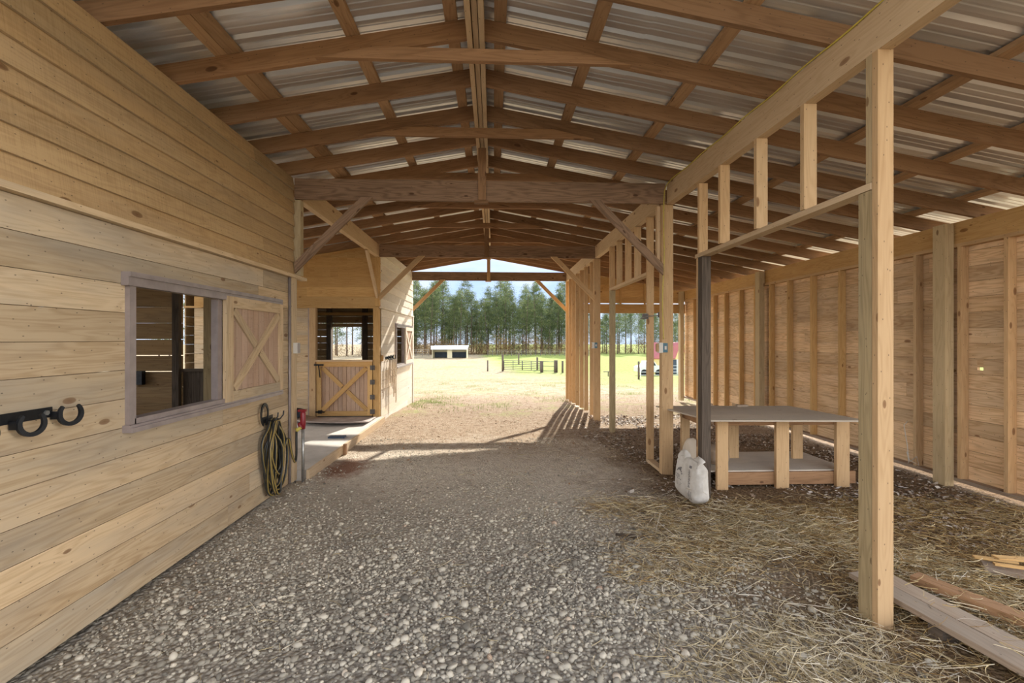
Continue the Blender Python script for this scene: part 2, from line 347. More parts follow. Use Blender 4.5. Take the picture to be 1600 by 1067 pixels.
def tag(o, label, cat, group=None, kind=None):
    o['label'] = label; o['category'] = cat
    if group: o['group'] = group
    if kind: o['kind'] = kind
    return o
def struct(o, label=None, cat=None):
    o['kind'] = 'structure'
    if label: o['label'] = label
    if cat: o['category'] = cat
    return o
def empty(name, loc=(0, 0, 0)):
    o = bpy.data.objects.new(name, None); o.empty_display_size = .1; COL.objects.link(o); o.location = loc
    return o
def adopt(root, kids):
    """parent world-space meshes to an Empty at root.location"""
    for c in kids:
        c.parent = root; c.matrix_parent_inverse = Matrix.Translation(root.location).inverted()
def one_box(name, mat, label, cat, group, *a, **k):
    m = MB(); m.box(*a, **k); return tag(m.build(name, mat), label, cat, group)
ORD = ['first', 'second', 'third', 'fourth', 'fifth', 'sixth', 'seventh', 'eighth', 'ninth', 'tenth', 'eleventh', 'twelfth', 'thirteenth',
       'fourteenth', 'fifteenth', 'sixteenth', 'seventeenth', 'eighteenth', 'nineteenth', 'twentieth']

def boards(m, a0, a1, z0, z1, bh, put, openings=(), gap=.003, maxlen=3.6, top=None, gaps=None, jit=0.):
    """horizontal board courses over [a0,a1]x[z0,z1] minus openings; put(m,a0,a1,za,zb,r)"""
    z = z0; i = 0
    while z < z1-.01:
        zt = min(z+bh, z1); g = (gaps or {}).get(i, gap)
        segs = []; a = a0 + 0.
        first = random.uniform(.4, 1)*maxlen
        while a < a1-.01:
            b = min(a+first, a1)
            if a1-b < .4: b = a1
            segs.append((a, b)); a = b; first = maxlen*random.uniform(.75, 1)
        for (a, b) in segs:
            rr = random.random(); parts = [(a+.001, b-.001, z, zt-g)]
            for (oa, ob, oz0, oz1) in openings:
                nx = []
                for (pa, pb, pz0, pz1) in parts:
                    if ob <= pa or oa >= pb or oz1 <= pz0 or oz0 >= pz1: nx.append((pa, pb, pz0, pz1)); continue
                    if pa < oa: nx.append((pa, oa, pz0, pz1))
                    if pb > ob: nx.append((ob, pb, pz0, pz1))
                    if pz0 < oz0: nx.append((max(pa, oa), min(pb, ob), pz0, oz0))
                    if pz1 > oz1: nx.append((max(pa, oa), min(pb, ob), oz1, pz1))
                parts = nx
            for (pa, pb, pz0, pz1) in parts:
                if pb-pa < .004 or pz1-pz0 < .004: continue
                put(m, pa, pb, pz0, pz1, rr)
        z += bh; i += 1
def flatX(x, t):       # boards in a plane x = const
    return lambda m, a, b, z0, z1, r: m.box(x, x+t, a, b, z0, z1, axis=1, r=r)
def flatY(y, t):
    return lambda m, a, b, z0, z1, r: m.box(a, b, y, y+t, z0, z1, axis=0, r=r)
def lapX(x, t, out):   # clapboard: the foot of each course stands out by `out`
    def f(m, a, b, z0, z1, r):
        P = []
        for y in (a, b):
            for z in (z0, z1):
                for h in (0, 1):
                    xx = x + (out if z == z0 else 0)*(1 if h else 1) + (t if h else 0)
                    if out > 0: xx = (x, x+t)[h] + (out if (z == z0) else 0)
                    P.append((xx, y, z))
        m.hexa(P, b-a, z1-z0, t, r); m.mi[-4] = 0      # sawn lower edge
    return f
def clip_roof(fn, slope_at):
    """upper courses of a gable-ward wall are cut to the roof line"""
    def g(m, a, b, z0, z1, r):
        za, zb = slope_at(a), slope_at(b)
        if z1 <= min(za, zb): fn(m, a, b, z0, z1, r)
        elif z0 < max(za, zb):
            n = max(1, int((b-a)/.15))
            for i in range(n):
                p, q = a+(b-a)*i/n, a+(b-a)*(i+1)/n; zz = min(slope_at(p), slope_at(q))
                if zz > z0+.004: fn(m, p, q, z0, min(z1, zz), r)
    return g

# ------------------------------------------------------------------ key measures (metres)
XL, XR, XW = -2.27, 2.0, 5.12          # aisle wall of the stalls, post line, shed wall
RX, RZ, SL = -.13, 3.83, .18           # ridge x, underside of rafters at the ridge, slope
Y1, Y2, Y3 = 5.27, 8.90, 12.42         # three tie beams
YN, YF = .9, 12.55                    # near end cut short and open to let light in; far end of the building
def under(x): return RZ-SL*abs(x-RX)
RH = .142

def gz(x, y):
    """ground height"""
    if y <= 10: z = 0.
    elif y < 48:
        t = (y-10)/38; z = -2.0*(t*t*(3-2*t)*.35+t*.65)
    else: z = -2.0
    return z

# ------------------------------------------------------------------ ground
def grid(name, xs, ys, zf, mat):
    X_, Y_ = np.meshgrid(xs, ys); Z_ = zf(X_, Y_)
    nx, ny = len(xs), len(ys); v = np.stack([X_, Y_, Z_], -1).reshape(-1, 3)
    i = np.arange(nx-1)[None, :]+np.arange(ny-1)[:, None]*nx; i = i.ravel()
    f = np.stack([i, i+1, i+1+nx, i+nx], 1)
    me = bpy.data.meshes.new(name); me.vertices.add(len(v)); me.vertices.foreach_set('co', v.ravel().astype(np.float32))
    me.loops.add(f.size); me.loops.foreach_set('vertex_index', f.ravel().astype(np.int32))
    me.polygons.add(len(f)); me.polygons.foreach_set('loop_start', np.arange(0, f.size, 4, dtype=np.int32))
    me.update(calc_edges=True); me.polygons.foreach_set('use_smooth', [True]*len(f)); me.materials.append(mat)
    o = bpy.data.objects.new(name, me); COL.objects.link(o); return o
def vgz(Y_):
    t = np.clip((Y_-10)/38, 0, 1); return -2.0*(t*t*(3-2*t)*.35+t*.65)
def wob(X_, Y_, s=1.):
    return (np.sin(X_*2.1*s+Y_*1.3*s)+np.sin(X_*-1.7*s+Y_*2.9*s+1)+np.sin(X_*4.3*s+Y_*.7*s+2)*.6+np.sin(Y_*5.1*s-X_*3.3*s)*.4)/3
def mound(X_, Y_):      # hay piled on the right, a little hump left of the bench
    h = .07*np.clip((X_-1.9)/.8, 0, 1)*np.clip((4.35-Y_)/.8, 0, 1)*np.clip((5.0-X_)/.3, 0, 1)
    h += .05*np.exp(-((X_-1.05)**2/.35+(Y_-3.3)**2/.10)) + .04*np.exp(-((X_-1.3)**2/.1+(Y_-7.1)**2/.03))
    return h
def fl(X_, Y_):
    z = wob(X_, Y_)*.012+wob(X_, Y_, 4.7)*.006-.008+mound(X_, Y_)+vgz(Y_)
    edge = np.minimum.reduce([(X_+7.9)/.3, (8.9-X_)/.3, (Y_+5.9)/.3, (14.9-Y_)/.5])
    z = z-np.clip(1-edge, 0, 1)*.16
    inslab = (X_ < -2.16)
    return np.where(inslab, z-.02, z)
floor = struct(grid('floor', np.arange(-8, 9.01, .06), np.arange(-6, 15.01, .06), fl, M['floor']), 'gravel and dirt floor of the barn aisle running out into the yard', 'floor')
ys = np.concatenate([np.arange(-60, -6, 6), np.arange(-6, 60, .75), np.arange(60, 330, 6)])
xs = np.concatenate([np.arange(-240, -30, 10), np.arange(-30, 40, 1.), np.arange(40, 241, 10)])
def fld(X_, Y_):
    inside = (X_ > -7.6) & (X_ < 8.6) & (Y_ > -5.6) & (Y_ < 14.4)
    return vgz(Y_)+wob(X_, Y_, .25)*.05-.05-np.where(inside, .22, 0)
ground = struct(grid('ground', xs, ys, fld, M['field']), 'tan and green pasture sloping gently away from the barn', 'field')

# ------------------------------------------------------------------ stall one (left wall)
m = MB(); WIN = (2.95, 4.86, 1.10, 1.93)
WOP = (2.95, 3.90, 1.10, 1.93)
boards(m, YN, 5.27, .0, 2.29, .1765, flatX(XL-.022, .022), openings=[WOP], gap=.0035, maxlen=5.2)
m.cur = 1
boards(m, YN, 5.26, 2.335, 3.43, .1365, lapX(XL-.02, .018, .020), gap=-.004, maxlen=7)
m.cur = 0
wl = struct(m.build('wall_left', [M['plank'], M['rough']]), 'long plank wall of the near stall with rough-sawn clapboards above', 'wall')
m = MB(); m.box(XL-.02, XL+.05, YN, 5.52, 2.29, 2.325, axis=1)
struct(m.build('trim_1', M['plank']), 'narrow ledge board between the planks and the clapboards of the near stall', 'trim')
# framing behind the wall and end walls
m = MB()
OPE = [(-3.63, -3.02, 1.27, 2.10), (-3.63, -3.02, .05, 1.27)]
boards(m, -5.9, XL-.03, .0, 3.2, .178, clip_roof(flatY(5.22, .022), lambda a: under(a)-.02), openings=[(-3.47, -3.0, .05, 2.10)], gap=.002, gaps={8: .007, 7: .009, 6: .009})
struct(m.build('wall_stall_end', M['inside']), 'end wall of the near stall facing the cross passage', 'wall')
m = MB()
boards(m, YN, 5.24, .0, 2.8, .178, flatX(-5.92, .022), gap=.003, openings=[(1.9, 4.3, .9, 2.2)])  # unseen opening added to brighten the stall inside
boards(m, -5.9, XL-.03, .0, 3.4, .178, clip_roof(flatY(YN-.03, .022), lambda a: under(a)-.02), gap=.002)
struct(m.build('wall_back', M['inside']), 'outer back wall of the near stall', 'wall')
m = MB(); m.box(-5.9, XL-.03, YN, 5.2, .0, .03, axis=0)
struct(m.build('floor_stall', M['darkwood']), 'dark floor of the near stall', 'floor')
# half door shut below the opening in the end wall
t = empty('stall_half_door', (-3.3, 5.25, .06)); m = MB(); zz = .06
n = 5
for i in range(n): m.box(-3.46+i*.09, -3.46+(i+1)*.09-.003, 5.225, 5.245, .06, 1.24, axis=2)
a = m.build('board_panel', M['darkwood']); m = MB(); m.box(-3.47, -3.0, 5.20, 5.26, 1.24, 1.27, axis=0); b = m.build('top_rail', M['darkwood'])
adopt(t, [a, b]); tag(t, 'dark half door seen through the near stall window', 'door')
one_box('interior_post', M['darkwood'], 'dark post left of the doorway inside the near stall', 'post', None, -3.545, -3.475, 5.17, 5.215, .03, 3.15)
one_box('interior_post', M['green'], 'streaky treated post right of the doorway inside the near stall', 'post', None, -3.12, -3.0, 5.03, 5.15, .03, 3.2)
t = empty('outlet_box', (-4.0, 5.19, 1.2)); m = MB(); m.box(-3.99, -3.86, 5.16, 5.215, 1.10, 1.25, axis=2)
adopt(t, [m.build('box', M['black'])]); tag(t, 'black box on the end wall inside the near stall', 'outlet box')

# sliding window of the stall -------------------------------------------------
def slide_window(idx, x, oy0, oy1, py1, z0, z1, which, crossmat):
    """tracks and opening frame (structure) plus the sliding X panel (thing)"""
    m = MB()
    m.box(x, x+.045, oy0-.08, py1+.0, z1+.0, z1+.085, axis=1)        # top track
    m.box(x+.045, x+.06, oy0-.08, py1-.05, z1+.055, z1+.085, axis=1)
    m.box(x, x+.05, oy0-.07, py1+.0, z0-.075, z0-.03, axis=1)        # bottom track
    m.box(x+.05, x+.062, oy0-.07, py1-.05, z0-.075, z0-.045, axis=1)
    m.box(x, x+.03, oy0-.05, oy0-.0, z0-.05, z1+.03, axis=2)      # side
    m.box(x-.05, x+.02, oy0-.001, oy0+.008, z0, z1, axis=2)
    m.box(x-.06, x+.03, oy0-.01, oy1, z0-.035, z0+.004, axis=1)
    m.box(x-.05, x+.005, oy1-.06, oy1, z0, z1, axis=2)
    f = m.build('window_%d' % idx, M['track'])
    struct(f, 'brown steel track frame around the %s' % which, 'window frame')
    px = x+.012; y0, y1 = oy1-.005, py1; za, zb = z0-.03, z1+.035
    t = empty('sliding_window_panel', (px, (y0+y1)/2, za)); kids = []
    m = MB(); n = 9; ww = (y1-y0-.14)/n
    for i in range(n): m.box(px, px+.014, y0+.07+i*ww, y0+.07+(i+1)*ww-.005, za+.08, zb-.08, axis=2)
    m.box(px-.004, px, y0+.05, y1-.05, za+.05, zb-.05, axis=2, r=.2)
    kids.append(m.build('board_panel', M['panel']))
    m = MB(); W = .095
    m.box(px, px+.036, y0, y0+W, za, zb, axis=2); m.box(px, px+.036, y1-W*.75, y1, za, zb, axis=2)
    m.box(px, px+.036, y0+W, y1-W*.75, zb-W, zb, axis=1); m.box(px, px+.036, y0+W, y1-W*.75, za, za+W*.9, axis=1)
    kids.append(m.build('panel_frame', crossmat))
    A = Vector((px+.026, y0+W, za+W*.9)); B = Vector((px+.026, y1-W*.75, zb-W)); C = Vector((px+.026, y0+W, zb-W)); D = Vector((px+.026, y1-W*.75, za+W*.9))
    dd = (B-A).normalized()*.03
    m = MB(); m.bar(A+dd, B-dd, .075, .02, up=(1, 0, 0)); kids.append(m.build('cross_brace', crossmat))
    dd = (D-C).normalized()*.03; sh = Vector((-.0025, 0, 0)); m = MB(); mid = (C+D)/2; uu = (D-C).normalized()*.05
    m.bar(C+dd+sh, mid-uu+sh, .075, .016, up=(1, 0, 0)); m.bar(mid+uu+sh, D-dd+sh, .075, .016, up=(1, 0, 0)); kids.append(m.build('cross_brace', crossmat))
    adopt(t, kids); tag(t, 'sliding window panel with white-pine X brace beside the %s' % which, 'window panel'); return t
sp = slide_window(1, XL, 2.95, 3.90, 4.91, 1.10, 1.93, 'near stall window opening', M['plank'])
sp['label'] = 'pale sliding panel with X brace and reddish boards on the near stall wall'
# corner trim, conduit, outlet
m = MB(); m.box(XL, XL+.024, 5.17, 5.30, .0, 2.29, axis=2); m.box(XL-.1, XL, 5.245, 5.30, 0, 2.29, axis=2)
struct(m.build('trim_2', M['plank']), 'pale corner board at the end of the near stall wall', 'trim')
m = MB(); m.tube([(XL+.012, 5.135, .0), (XL+.012, 5.135, 2.285)], .011); m.tube([(XL+.012, 5.16, .0), (XL+.012, 5.16, 2.285)], .007)
tag(m.build('conduit_pipe', M['track'], smooth=True), 'thin purple-brown conduit running up beside the near stall corner board', 'pipe')
def outlet(loc, ax, label, cover='white'):
    t = empty('outlet_box', loc); x, y, z = loc; m = MB()
    if ax == 'x': m.box(x, x+.045, y-.035, y+.035, z-.06, z+.06, axis=2); a = m.build('box', M['white'] if cover == 'white' else M['white']); m = MB(); m.box(x+.045, x+.052, y-.03, y+.03, z-.055, z+.055, axis=2); b = m.build('cover', M['track'])
    else:
        m.box(x-.045, x+.0, y-.03, y+.05, z-.06, z+.06, axis=2); a = m.build('box', M['white'])
        m = MB(); m.box(x-.0, x+.055, y-.032, y-.02, z-.055, z+.055, axis=2); b = m.build('cover', M['blue'])
        m = MB(); m.box(x+.018, x+.04, y-.036, y-.032, z-.022, z+.02, axis=2); c_ = m.build('socket', M['white']); c_.parent = b
        m = MB()
        m.box(x-.062, x-.045, y-.02, y+.05, z-.045, z+.045, axis=2); c2 = m.build('backing_block', M['stud'])
        adopt(t, [c2])
    adopt(t, [a, b]); tag(t, label, 'outlet box'); return t
outlet((XL+.024, 5.24, 1.50), 'x', 'cream outlet box on the corner board of the near stall')

# horseshoes -------------------------------------------------------------------
def horseshoe(m, c, R1, half, th, fn, up=1, n=20, gap=55):
    """U of rectangular section; fn maps (a,b,t) plane coords to world"""
    a0, a1 = R(90+gap/2), R(450-gap/2)
    prev = None
    for i in range(n+1):
        an = a0+(a1-a0)*i/n; wd = half*(1-.35*abs(2*i/n-1)**3); sx_, sy = math.cos(an)*R1*.92, math.sin(an)*R1*(1.12 if math.sin(an) > 0 else 1)
        if up < 0: sy = -sy
        d = Vector((math.cos(an), math.sin(an)*up)).normalized()
        sec = [fn(c[0]+sx_+d.x*e_*wd, c[1]+sy+d.y*e_*wd, t_) for e_, t_ in ((-1, 0), (1, 0), (1, th), (-1, th))]
        if prev:
            for j in range(4):
                j2 = (j+1) % 4; m.face([prev[j], prev[j2], sec[j2], sec[j]], [(0, 0)]*4, .5)
        else: m.face(sec[::-1], [(0, 0)]*4, .5)
        prev = sec
    m.face(prev, [(0, 0)]*4, .5)
def hook_rack(name, x, ys_, z, ybar, label, rad=.058, dz=0):
    t = empty(name, (x, sum(ybar)/2, z)); kids = []
    m = MB(); m.box(x+.001, x+.009, ybar[0], ybar[1], z-.026+dz, z+.026+dz, axis=1); kids.append(m.build('bar', M['black']))
    for yc, zc in ys_:
        m = MB(); horseshoe(m, (yc, zc), rad, .010, .012, lambda a, b, t_: Vector((x+.052+t_+(a-yc)*.25, a, b)), gap=88)
        m.box(x+.009, x+.045, yc-rad-.006, yc-rad+.012, zc-.02, zc+.02, axis=0)
        kids.append(m.build('horseshoe_hook', M['black'], weld=True))
    m = MB(); m.tube([(x+.009, ybar[1]-.035, z+dz), (x+.018, ybar[1]-.035, z+dz)], .013, 6); kids.append(m.build('bolt', M['steel']))
    adopt(t, kids); tag(t, label, 'hook rack'); return t
hook_rack('horseshoe_hook_rack', XL, [(2.475, 1.210), (2.275, 1.195), (2.06, 1.185), (1.85, 1.18)], 1.228, (1.75, 2.43), 'black iron bar of horseshoe hooks on the near stall wall', .052)
# hanging hose with horseshoe hanger
t = empty('hose_hanger', (XL, 4.55, .9)); m = MB()
horseshoe(m, (4.545, .855), .072, .011, .010, lambda a, b, t_: Vector((XL+.03+t_, a, (b-.855)*1.35+.865)), up=-1, gap=40)
a = m.build('horseshoe', M['black'], weld=True); m = MB()
for yy in (4.60, 4.72):
    m.tube([(XL, yy, .80), (XL+.10, yy, .79), (XL+.125, yy+.02, .83), (XL+.125, yy+.03, .87)], .007, 6)
m.box(XL+.0, XL+.012, 4.56, 4.76, .77, .83, axis=1); b = m.build('hook', M['black'], smooth=False)
adopt(t, [a, b]); tag(t, 'upturned horseshoe and iron hook above the hose on the near stall wall', 'hose hanger')
m = MB(); pts = []; rr = random.Random(3); loops = 11
for i in range(loops*16+1):
    a_ = 2*math.pi*i/16; lp = i/16
    L_ = .345+.05*math.sin(lp*2.4)+.03*math.sin(lp*5.1); W_ = .13+.05*math.sin(lp*1.7+1)
    yy = 4.66+math.cos(a_)*W_*(1 if math.sin(a_) < .5 else .62)+.02*math.sin(lp*3.3)
    zz = .79-L_+math.sin(a_)*L_ ; zz += .02*math.sin(lp*1.9)
    xx = XL+.035+.085*(.5+.5*math.sin(lp*2.6+a_*.5))
    if math.sin(a_) > .6: xx = XL+.03+.08*((i*.037) % 1)
    pts.append((xx, yy, max(zz, .05)))
# last run up to the hydrant
P0 = pts[-1]; pts += [(XL+.13, 4.84, .62), (XL+.13, 4.93, .36), (XL+.13, 5.02, .25), (XL+.11, 5.09, .36), (XL+.09, 5.13, .50), (XL+.078, 5.162, .575)]
def smooth_pts(P, it=2):
    P = [Vector(p) for p in P]
    for _ in range(it):
        Q = [P[0]]
        for a, b in zip(P, P[1:]): Q += [a*.75+b*.25, a*.25+b*.75]
        Q.append(P[-1]); P = Q
    return P
m.tube(smooth_pts(pts, 1), .0125, 8, r=.5)
tag(m.build('garden_hose', M['hose'], smooth=True), 'black and yellow garden hose coiled on its hanger beside the near stall window', 'hose')
# yard hydrant
t = empty('yard_hydrant', (-2.145, 5.22, 0)); kids = []
m = MB(); m.tube([(-2.145, 5.22, -.02), (-2.145, 5.22, .61)], .017, 10); kids.append(m.build('standpipe', M['steel'], smooth=True))
m = MB(); m.tube([(-2.145, 5.22, .59), (-2.145, 5.22, .65), (-2.145, 5.22, .77), (-2.145, 5.22, .79)], [.024, .032, .03, .02], 10)
m.tube([(-2.145, 5.22, .67), (-2.175, 5.19, .65), (-2.145, 5.17, .61)], .02, 8); kids.append(m.build('head', M['red'], smooth=True))
m = MB(); m.bar((-2.18, 5.20, .62), (-2.18, 5.20, .80), .022, .03); m.box(-2.195, -2.105, 5.20, 5.24, .785, .81, axis=0); hd = m.build('handle', M['red']); kids.append(hd)
m = MB(); m.tube([(-2.145, 5.17, .62), (-2.193, 5.165, .58), (-2.195, 5.16, .61)], [.018, .02, .016], 8); kids.append(m.build('spout', M['yellow'], smooth=True))
adopt(t, kids); tag(t, 'red-headed water hydrant on a steel pipe at the near stall corner', 'hydrant')

# ------------------------------------------------------------------ cross passage
m = MB(); m.box(-6.0, -2.14, 5.31, 8.93, -.05, .10, axis=0)
struct(m.build('floor_slab', M['concrete']), 'raised concrete slab of the cross passage', 'floor')
m = MB(); m.bar((-2.12, 5.29, .045), (-2.12, 7.15, .045), .034, .12); m.bar((-2.12, 7.155, .045), (-2.12, 8.93, .04), .036, .11)
struct(m.build('trim_3', M['header']), 'pale form board along the edge of the concrete slab', 'trim')
one_box('wooden_stake', M['rafter'], 'short brown stake at the middle of the slab form board', 'stake', None, -2.10, -2.06, 6.45, 6.50, -.05, .13)
# rubber mat curling up in front of the door
m = MB(); n = 24; nn = 8
def matpt(u, v):
    x_ = -3.55+u*1.32; y_ = 8.02+v*.72; dx = (u-.5)*2; y_ += -.10*(1-dx*dx)*(1 if v < .5 else .2)
    z_ = .128+.05*max(0, 1-u*4)**2+.075*math.cos(min(1, v*2.2)*math.pi/2)**2*(1-.5*u)
    return Vector((x_, y_, z_))
for i in range(n):
    for j in range(nn):
        q = [matpt(i/n, j/nn), matpt((i+1)/n, j/nn), matpt((i+1)/n, (j+1)/nn), matpt(i/n, (j+1)/nn)]
        m.face(q, [(0, 0)]*4, .5)
o = m.build('rubber_mat', M['rubber'], smooth=True); sd = o.modifiers.new('s', 'SOLIDIFY'); sd.thickness = .022; sd.offset = -1
tag(o, 'curled grey-brown rubber mat in front of the braced half door', 'mat')
o = one_box('rubber_block', M['tub'], 'small black rubber piece lying on the slab edge', 'block', None, -2.50, -2.26, 6.98, 7.10, .10, .125)
t = empty('feed_tub', (-3.75, 8.45, .1)); m = MB(); m.tube([(-3.78, 8.5, .10), (-3.78, 8.5, .12), (-3.78, 8.5, .30), (-3.78, 8.5, .30), (-3.78, 8.5, .14)], [.19, .23, .28, .25, .19], 20); adopt(t, [m.build('tub_body', M['tub'], smooth=True)])
tag(t, 'low dark blue rubber tub on the slab behind the hydrant', 'tub')

# ------------------------------------------------------------------ stall two
X2 = -2.20; SF = 8.95
roofz = lambda a: under(a)-.004
m = MB(); DO = (-3.42, -2.335, .08, 2.20)
boards(m, -5.72, X2-.10, .08, 2.20, .178, flatY(SF, .022), openings=[DO, (-3.55, -2.2, .08, 2.2)], gap=.003)
m.cur = 1
boards(m, -5.72, X2-.025, 2.235, 3.5, .19, clip_roof(flatY(SF-.004, .022), roofz), gap=.002)
m.cur = 0
struct(m.build('wall_stall_front', [M['plank'], M['gold']]), 'golden board wall of the far stall facing the cross passage', 'wall')
m = MB(); m.box(-5.9, X2-.02, SF-.03, SF+.0, 2.20, 2.235, axis=0); m.bar((-5.9, SF-.02, under(-5.9)-.035), (X2-.1, SF-.02, under(X2-.1)-.035), .03, .05)
struct(m.build('trim_4', M['gold']), 'golden ledge and rake trim on the far stall front', 'trim')
one_box('door_post', M['gold'], 'golden corner post right of the braced half door', 'post', None, -2.33, X2, SF-.03, SF+.07, .09, 2.20)
one_box('door_post', M['stud'], 'pale door post left of the braced half door', 'post', None, -3.54, -3.42, SF-.05, SF+.05, .09, 2.20)
one_box('purple_trim_strip', M['track'], 'thin purple-brown strip beside the pale door post', 'trim strip', None, -3.57, -3.543, SF-.03, SF-.003, .1, 2.20)
one_box('corner_post', M['gold'], 'golden upper post under the middle tie beam, left end', 'post', None, -2.29, X2, SF-.035, SF+.055, 2.24, 3.19)
# aisle side
m = MB()
W2 = (10.35, 11.30, 1.02, 1.87)
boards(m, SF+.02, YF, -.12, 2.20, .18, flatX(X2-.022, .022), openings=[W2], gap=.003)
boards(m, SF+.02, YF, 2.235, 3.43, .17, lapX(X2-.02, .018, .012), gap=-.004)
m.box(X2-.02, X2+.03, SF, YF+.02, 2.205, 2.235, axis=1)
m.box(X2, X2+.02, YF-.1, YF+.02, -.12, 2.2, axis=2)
struct(m.build('wall_stall_side', M['white_plank']), 'sunlit near-white plank wall of the far stall along the aisle', 'wall')
s2 = slide_window(2, X2, 10.35, 11.30, 12.30, 1.02, 1.87, 'far stall window opening', M['white_plank'])
s2['label'] = 'near-white sliding panel with X brace on the sunlit far stall wall'
m = MB()
boards(m, -5.9, X2-.03, -.1, 3.5, .178, clip_roof(flatY(12.45, .022), roofz), openings=[(-4.33, -3.51, 1.05, 1.93)], gap=.002, gaps={4: .006, 9: .012, 11: .010})
boards(m, SF+.03, 12.45, -.1, 2.75, .178, flatX(-5.92, .022), gap=.003)
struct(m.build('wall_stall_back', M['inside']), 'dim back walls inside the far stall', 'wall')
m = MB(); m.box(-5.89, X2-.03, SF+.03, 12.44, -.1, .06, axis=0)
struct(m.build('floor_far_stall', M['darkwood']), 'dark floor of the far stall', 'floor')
for x_, l in ((-4.39, 'left'), (-3.45, 'right')):
    one_box('interior_post', M['darkwood'], 'dark post %s of the back window inside the far stall' % l, 'post', None, x_-.06, x_+.06, 12.32, 12.44, .06, 3.0)
one_box('interior_rail', M['gold'], 'wooden rail across the back wall above the far stall window', 'rail', None, -5.2, -2.3, 12.28, 12.315, 2.24, 2.31)
# half door
t = empty('dutch_half_door', (-2.9, SF, .1)); kids = []; y_ = SF-.012; dx0, dx1, dz0, dz1 = -3.41, -2.345, .12, 1.17
m = MB(); n = 11; ww = (dx1-dx0-.16)/n
for i in range(n): m.box(dx0+.08+i*ww, dx0+.08+(i+1)*ww-.007, y_, y_+.015, dz0+.08, dz1-.09, axis=2)
m.box(dx0+.06, dx1-.06, y_+.015, y_+.02, dz0+.06, dz1-.06, axis=2, r=.3)
kids.append(m.build('board_panel', M['panel']))
m = MB(); m.box(dx0, dx0+.09, y_-.025, y_+.015, dz0, dz1-.10, axis=2); m.box(dx1-.09, dx1, y_-.025, y_+.015, dz0, dz1-.10, axis=2)
m.box(dx0, dx1, y_-.025, y_+.015, dz1-.10, dz1, axis=0); m.box(dx0+.09, dx1-.09, y_-.025, y_+.015, dz0, dz0+.09, axis=0)
kids.append(m.build('door_frame', M['gold']))
m = MB(); m.box(dx0-.01, dx1+.01, y_-.05, y_+.02, dz1, dz1+.03, axis=0); kids.append(m.build('top_rail', M['header']))
A = Vector((dx0+.09, y_-.012, dz0+.09)); B = Vector((dx1-.09, y_-.012, dz1-.10)); C = Vector((dx0+.09, y_-.008, dz1-.10)); D = Vector((dx1-.09, y_-.008, dz0+.09))
dd = (B-A).normalized()*.03; m = MB(); m.bar(A+dd, B-dd, .085, .022, up=(0, -1, 0)); kids.append(m.build('cross_brace', M['gold']))
dd = (D-C).normalized(); mid = (C+D)/2; m = MB(); m.bar(C+dd*.03, mid-dd*.06, .08, .014, up=(0, -1, 0)); m.bar(mid+dd*.06, D-dd*.03, .08, .014, up=(0, -1, 0)); kids.append(m.build('cross_brace', M['gold']))
for hz_ in (.20, .48, .77, 1.05):
    m = MB(); m.box(-2.385, -2.295, y_-.034, y_-.027, hz_-.045, hz_+.045, axis=2); m.tube([(-2.34, y_-.036, hz_-.045), (-2.34, y_-.036, hz_+.045)], .008, 6); kids.append(m.build('hinge', M['hinge']))
m = MB(); m.box(-3.45, -3.27, y_-.04, y_-.027, 1.09, 1.12, axis=0); m.bar((-3.36, y_-.045, 1.10), (-3.33, y_-.045, .86), .022, .012); kids.append(m.build('latch', M['black']))
m = MB(); m.tube([(-3.42, y_-.04, .20), (-3.25, y_-.04, .20)], .014, 6); m.box(-3.37, -3.30, y_-.05, y_-.027, .17, .23, axis=0); kids.append(m.build('bolt', M['black']))
adopt(t, kids); tag(t, 'golden half door with X brace and four square hinges on the far stall', 'door')
# hooks and lead ropes on the sunlit wall
hook_rack('horseshoe_hook_rack', X2, [(9.50, 1.22), (9.72, 1.22), (9.94, 1.22)], 1.22, (9.35, 10.05), 'dark horseshoe hooks holding ropes on the sunlit far stall wall', .052)
for i, (yc, L_, lb) in enumerate(((9.50, .55, 'short knotted rope hanging from the nearest hook on the sunlit wall'), (9.74, .80, 'long looped lead rope on the middle hook of the sunlit wall'), (9.95, .95, 'longest lead rope hanging low beside the sunlit window'))):
    m = MB(); rr = random.Random(i+5)
    for q in range(3):
        w_ = .02+.02*q; ll = L_*(.55+.22*q); P = []
        for a in range(13):
            an = math.pi*a/12; P.append((X2+.06+.012*q, yc-.03+.03*q+math.cos(an)*w_+.01*math.sin(a*1.3+q), 1.17-ll*math.sin(an)**.5*(1 if a not in (0, 12) else 0)+0.0))
        m.tube(smooth_pts(P, 1), .008, 6)
    m.tube(smooth_pts([(X2+.08+.03*math.cos(j*2), yc+.04*math.sin(j*1.7), .98-.05*j+.04*math.sin(j*2.3)) for j in range(6)], 2), .010, 6)
    tag(m.build('lead_rope', M['rope'], smooth=True), lb, 'rope', 'lead ropes on the far stall wall')
one_box('wood_block', M['gold'], 'small wood block near the corner of the sunlit stall wall', 'block', None, X2+.0, X2+.03, 9.0, 9.09, 1.17, 1.28)

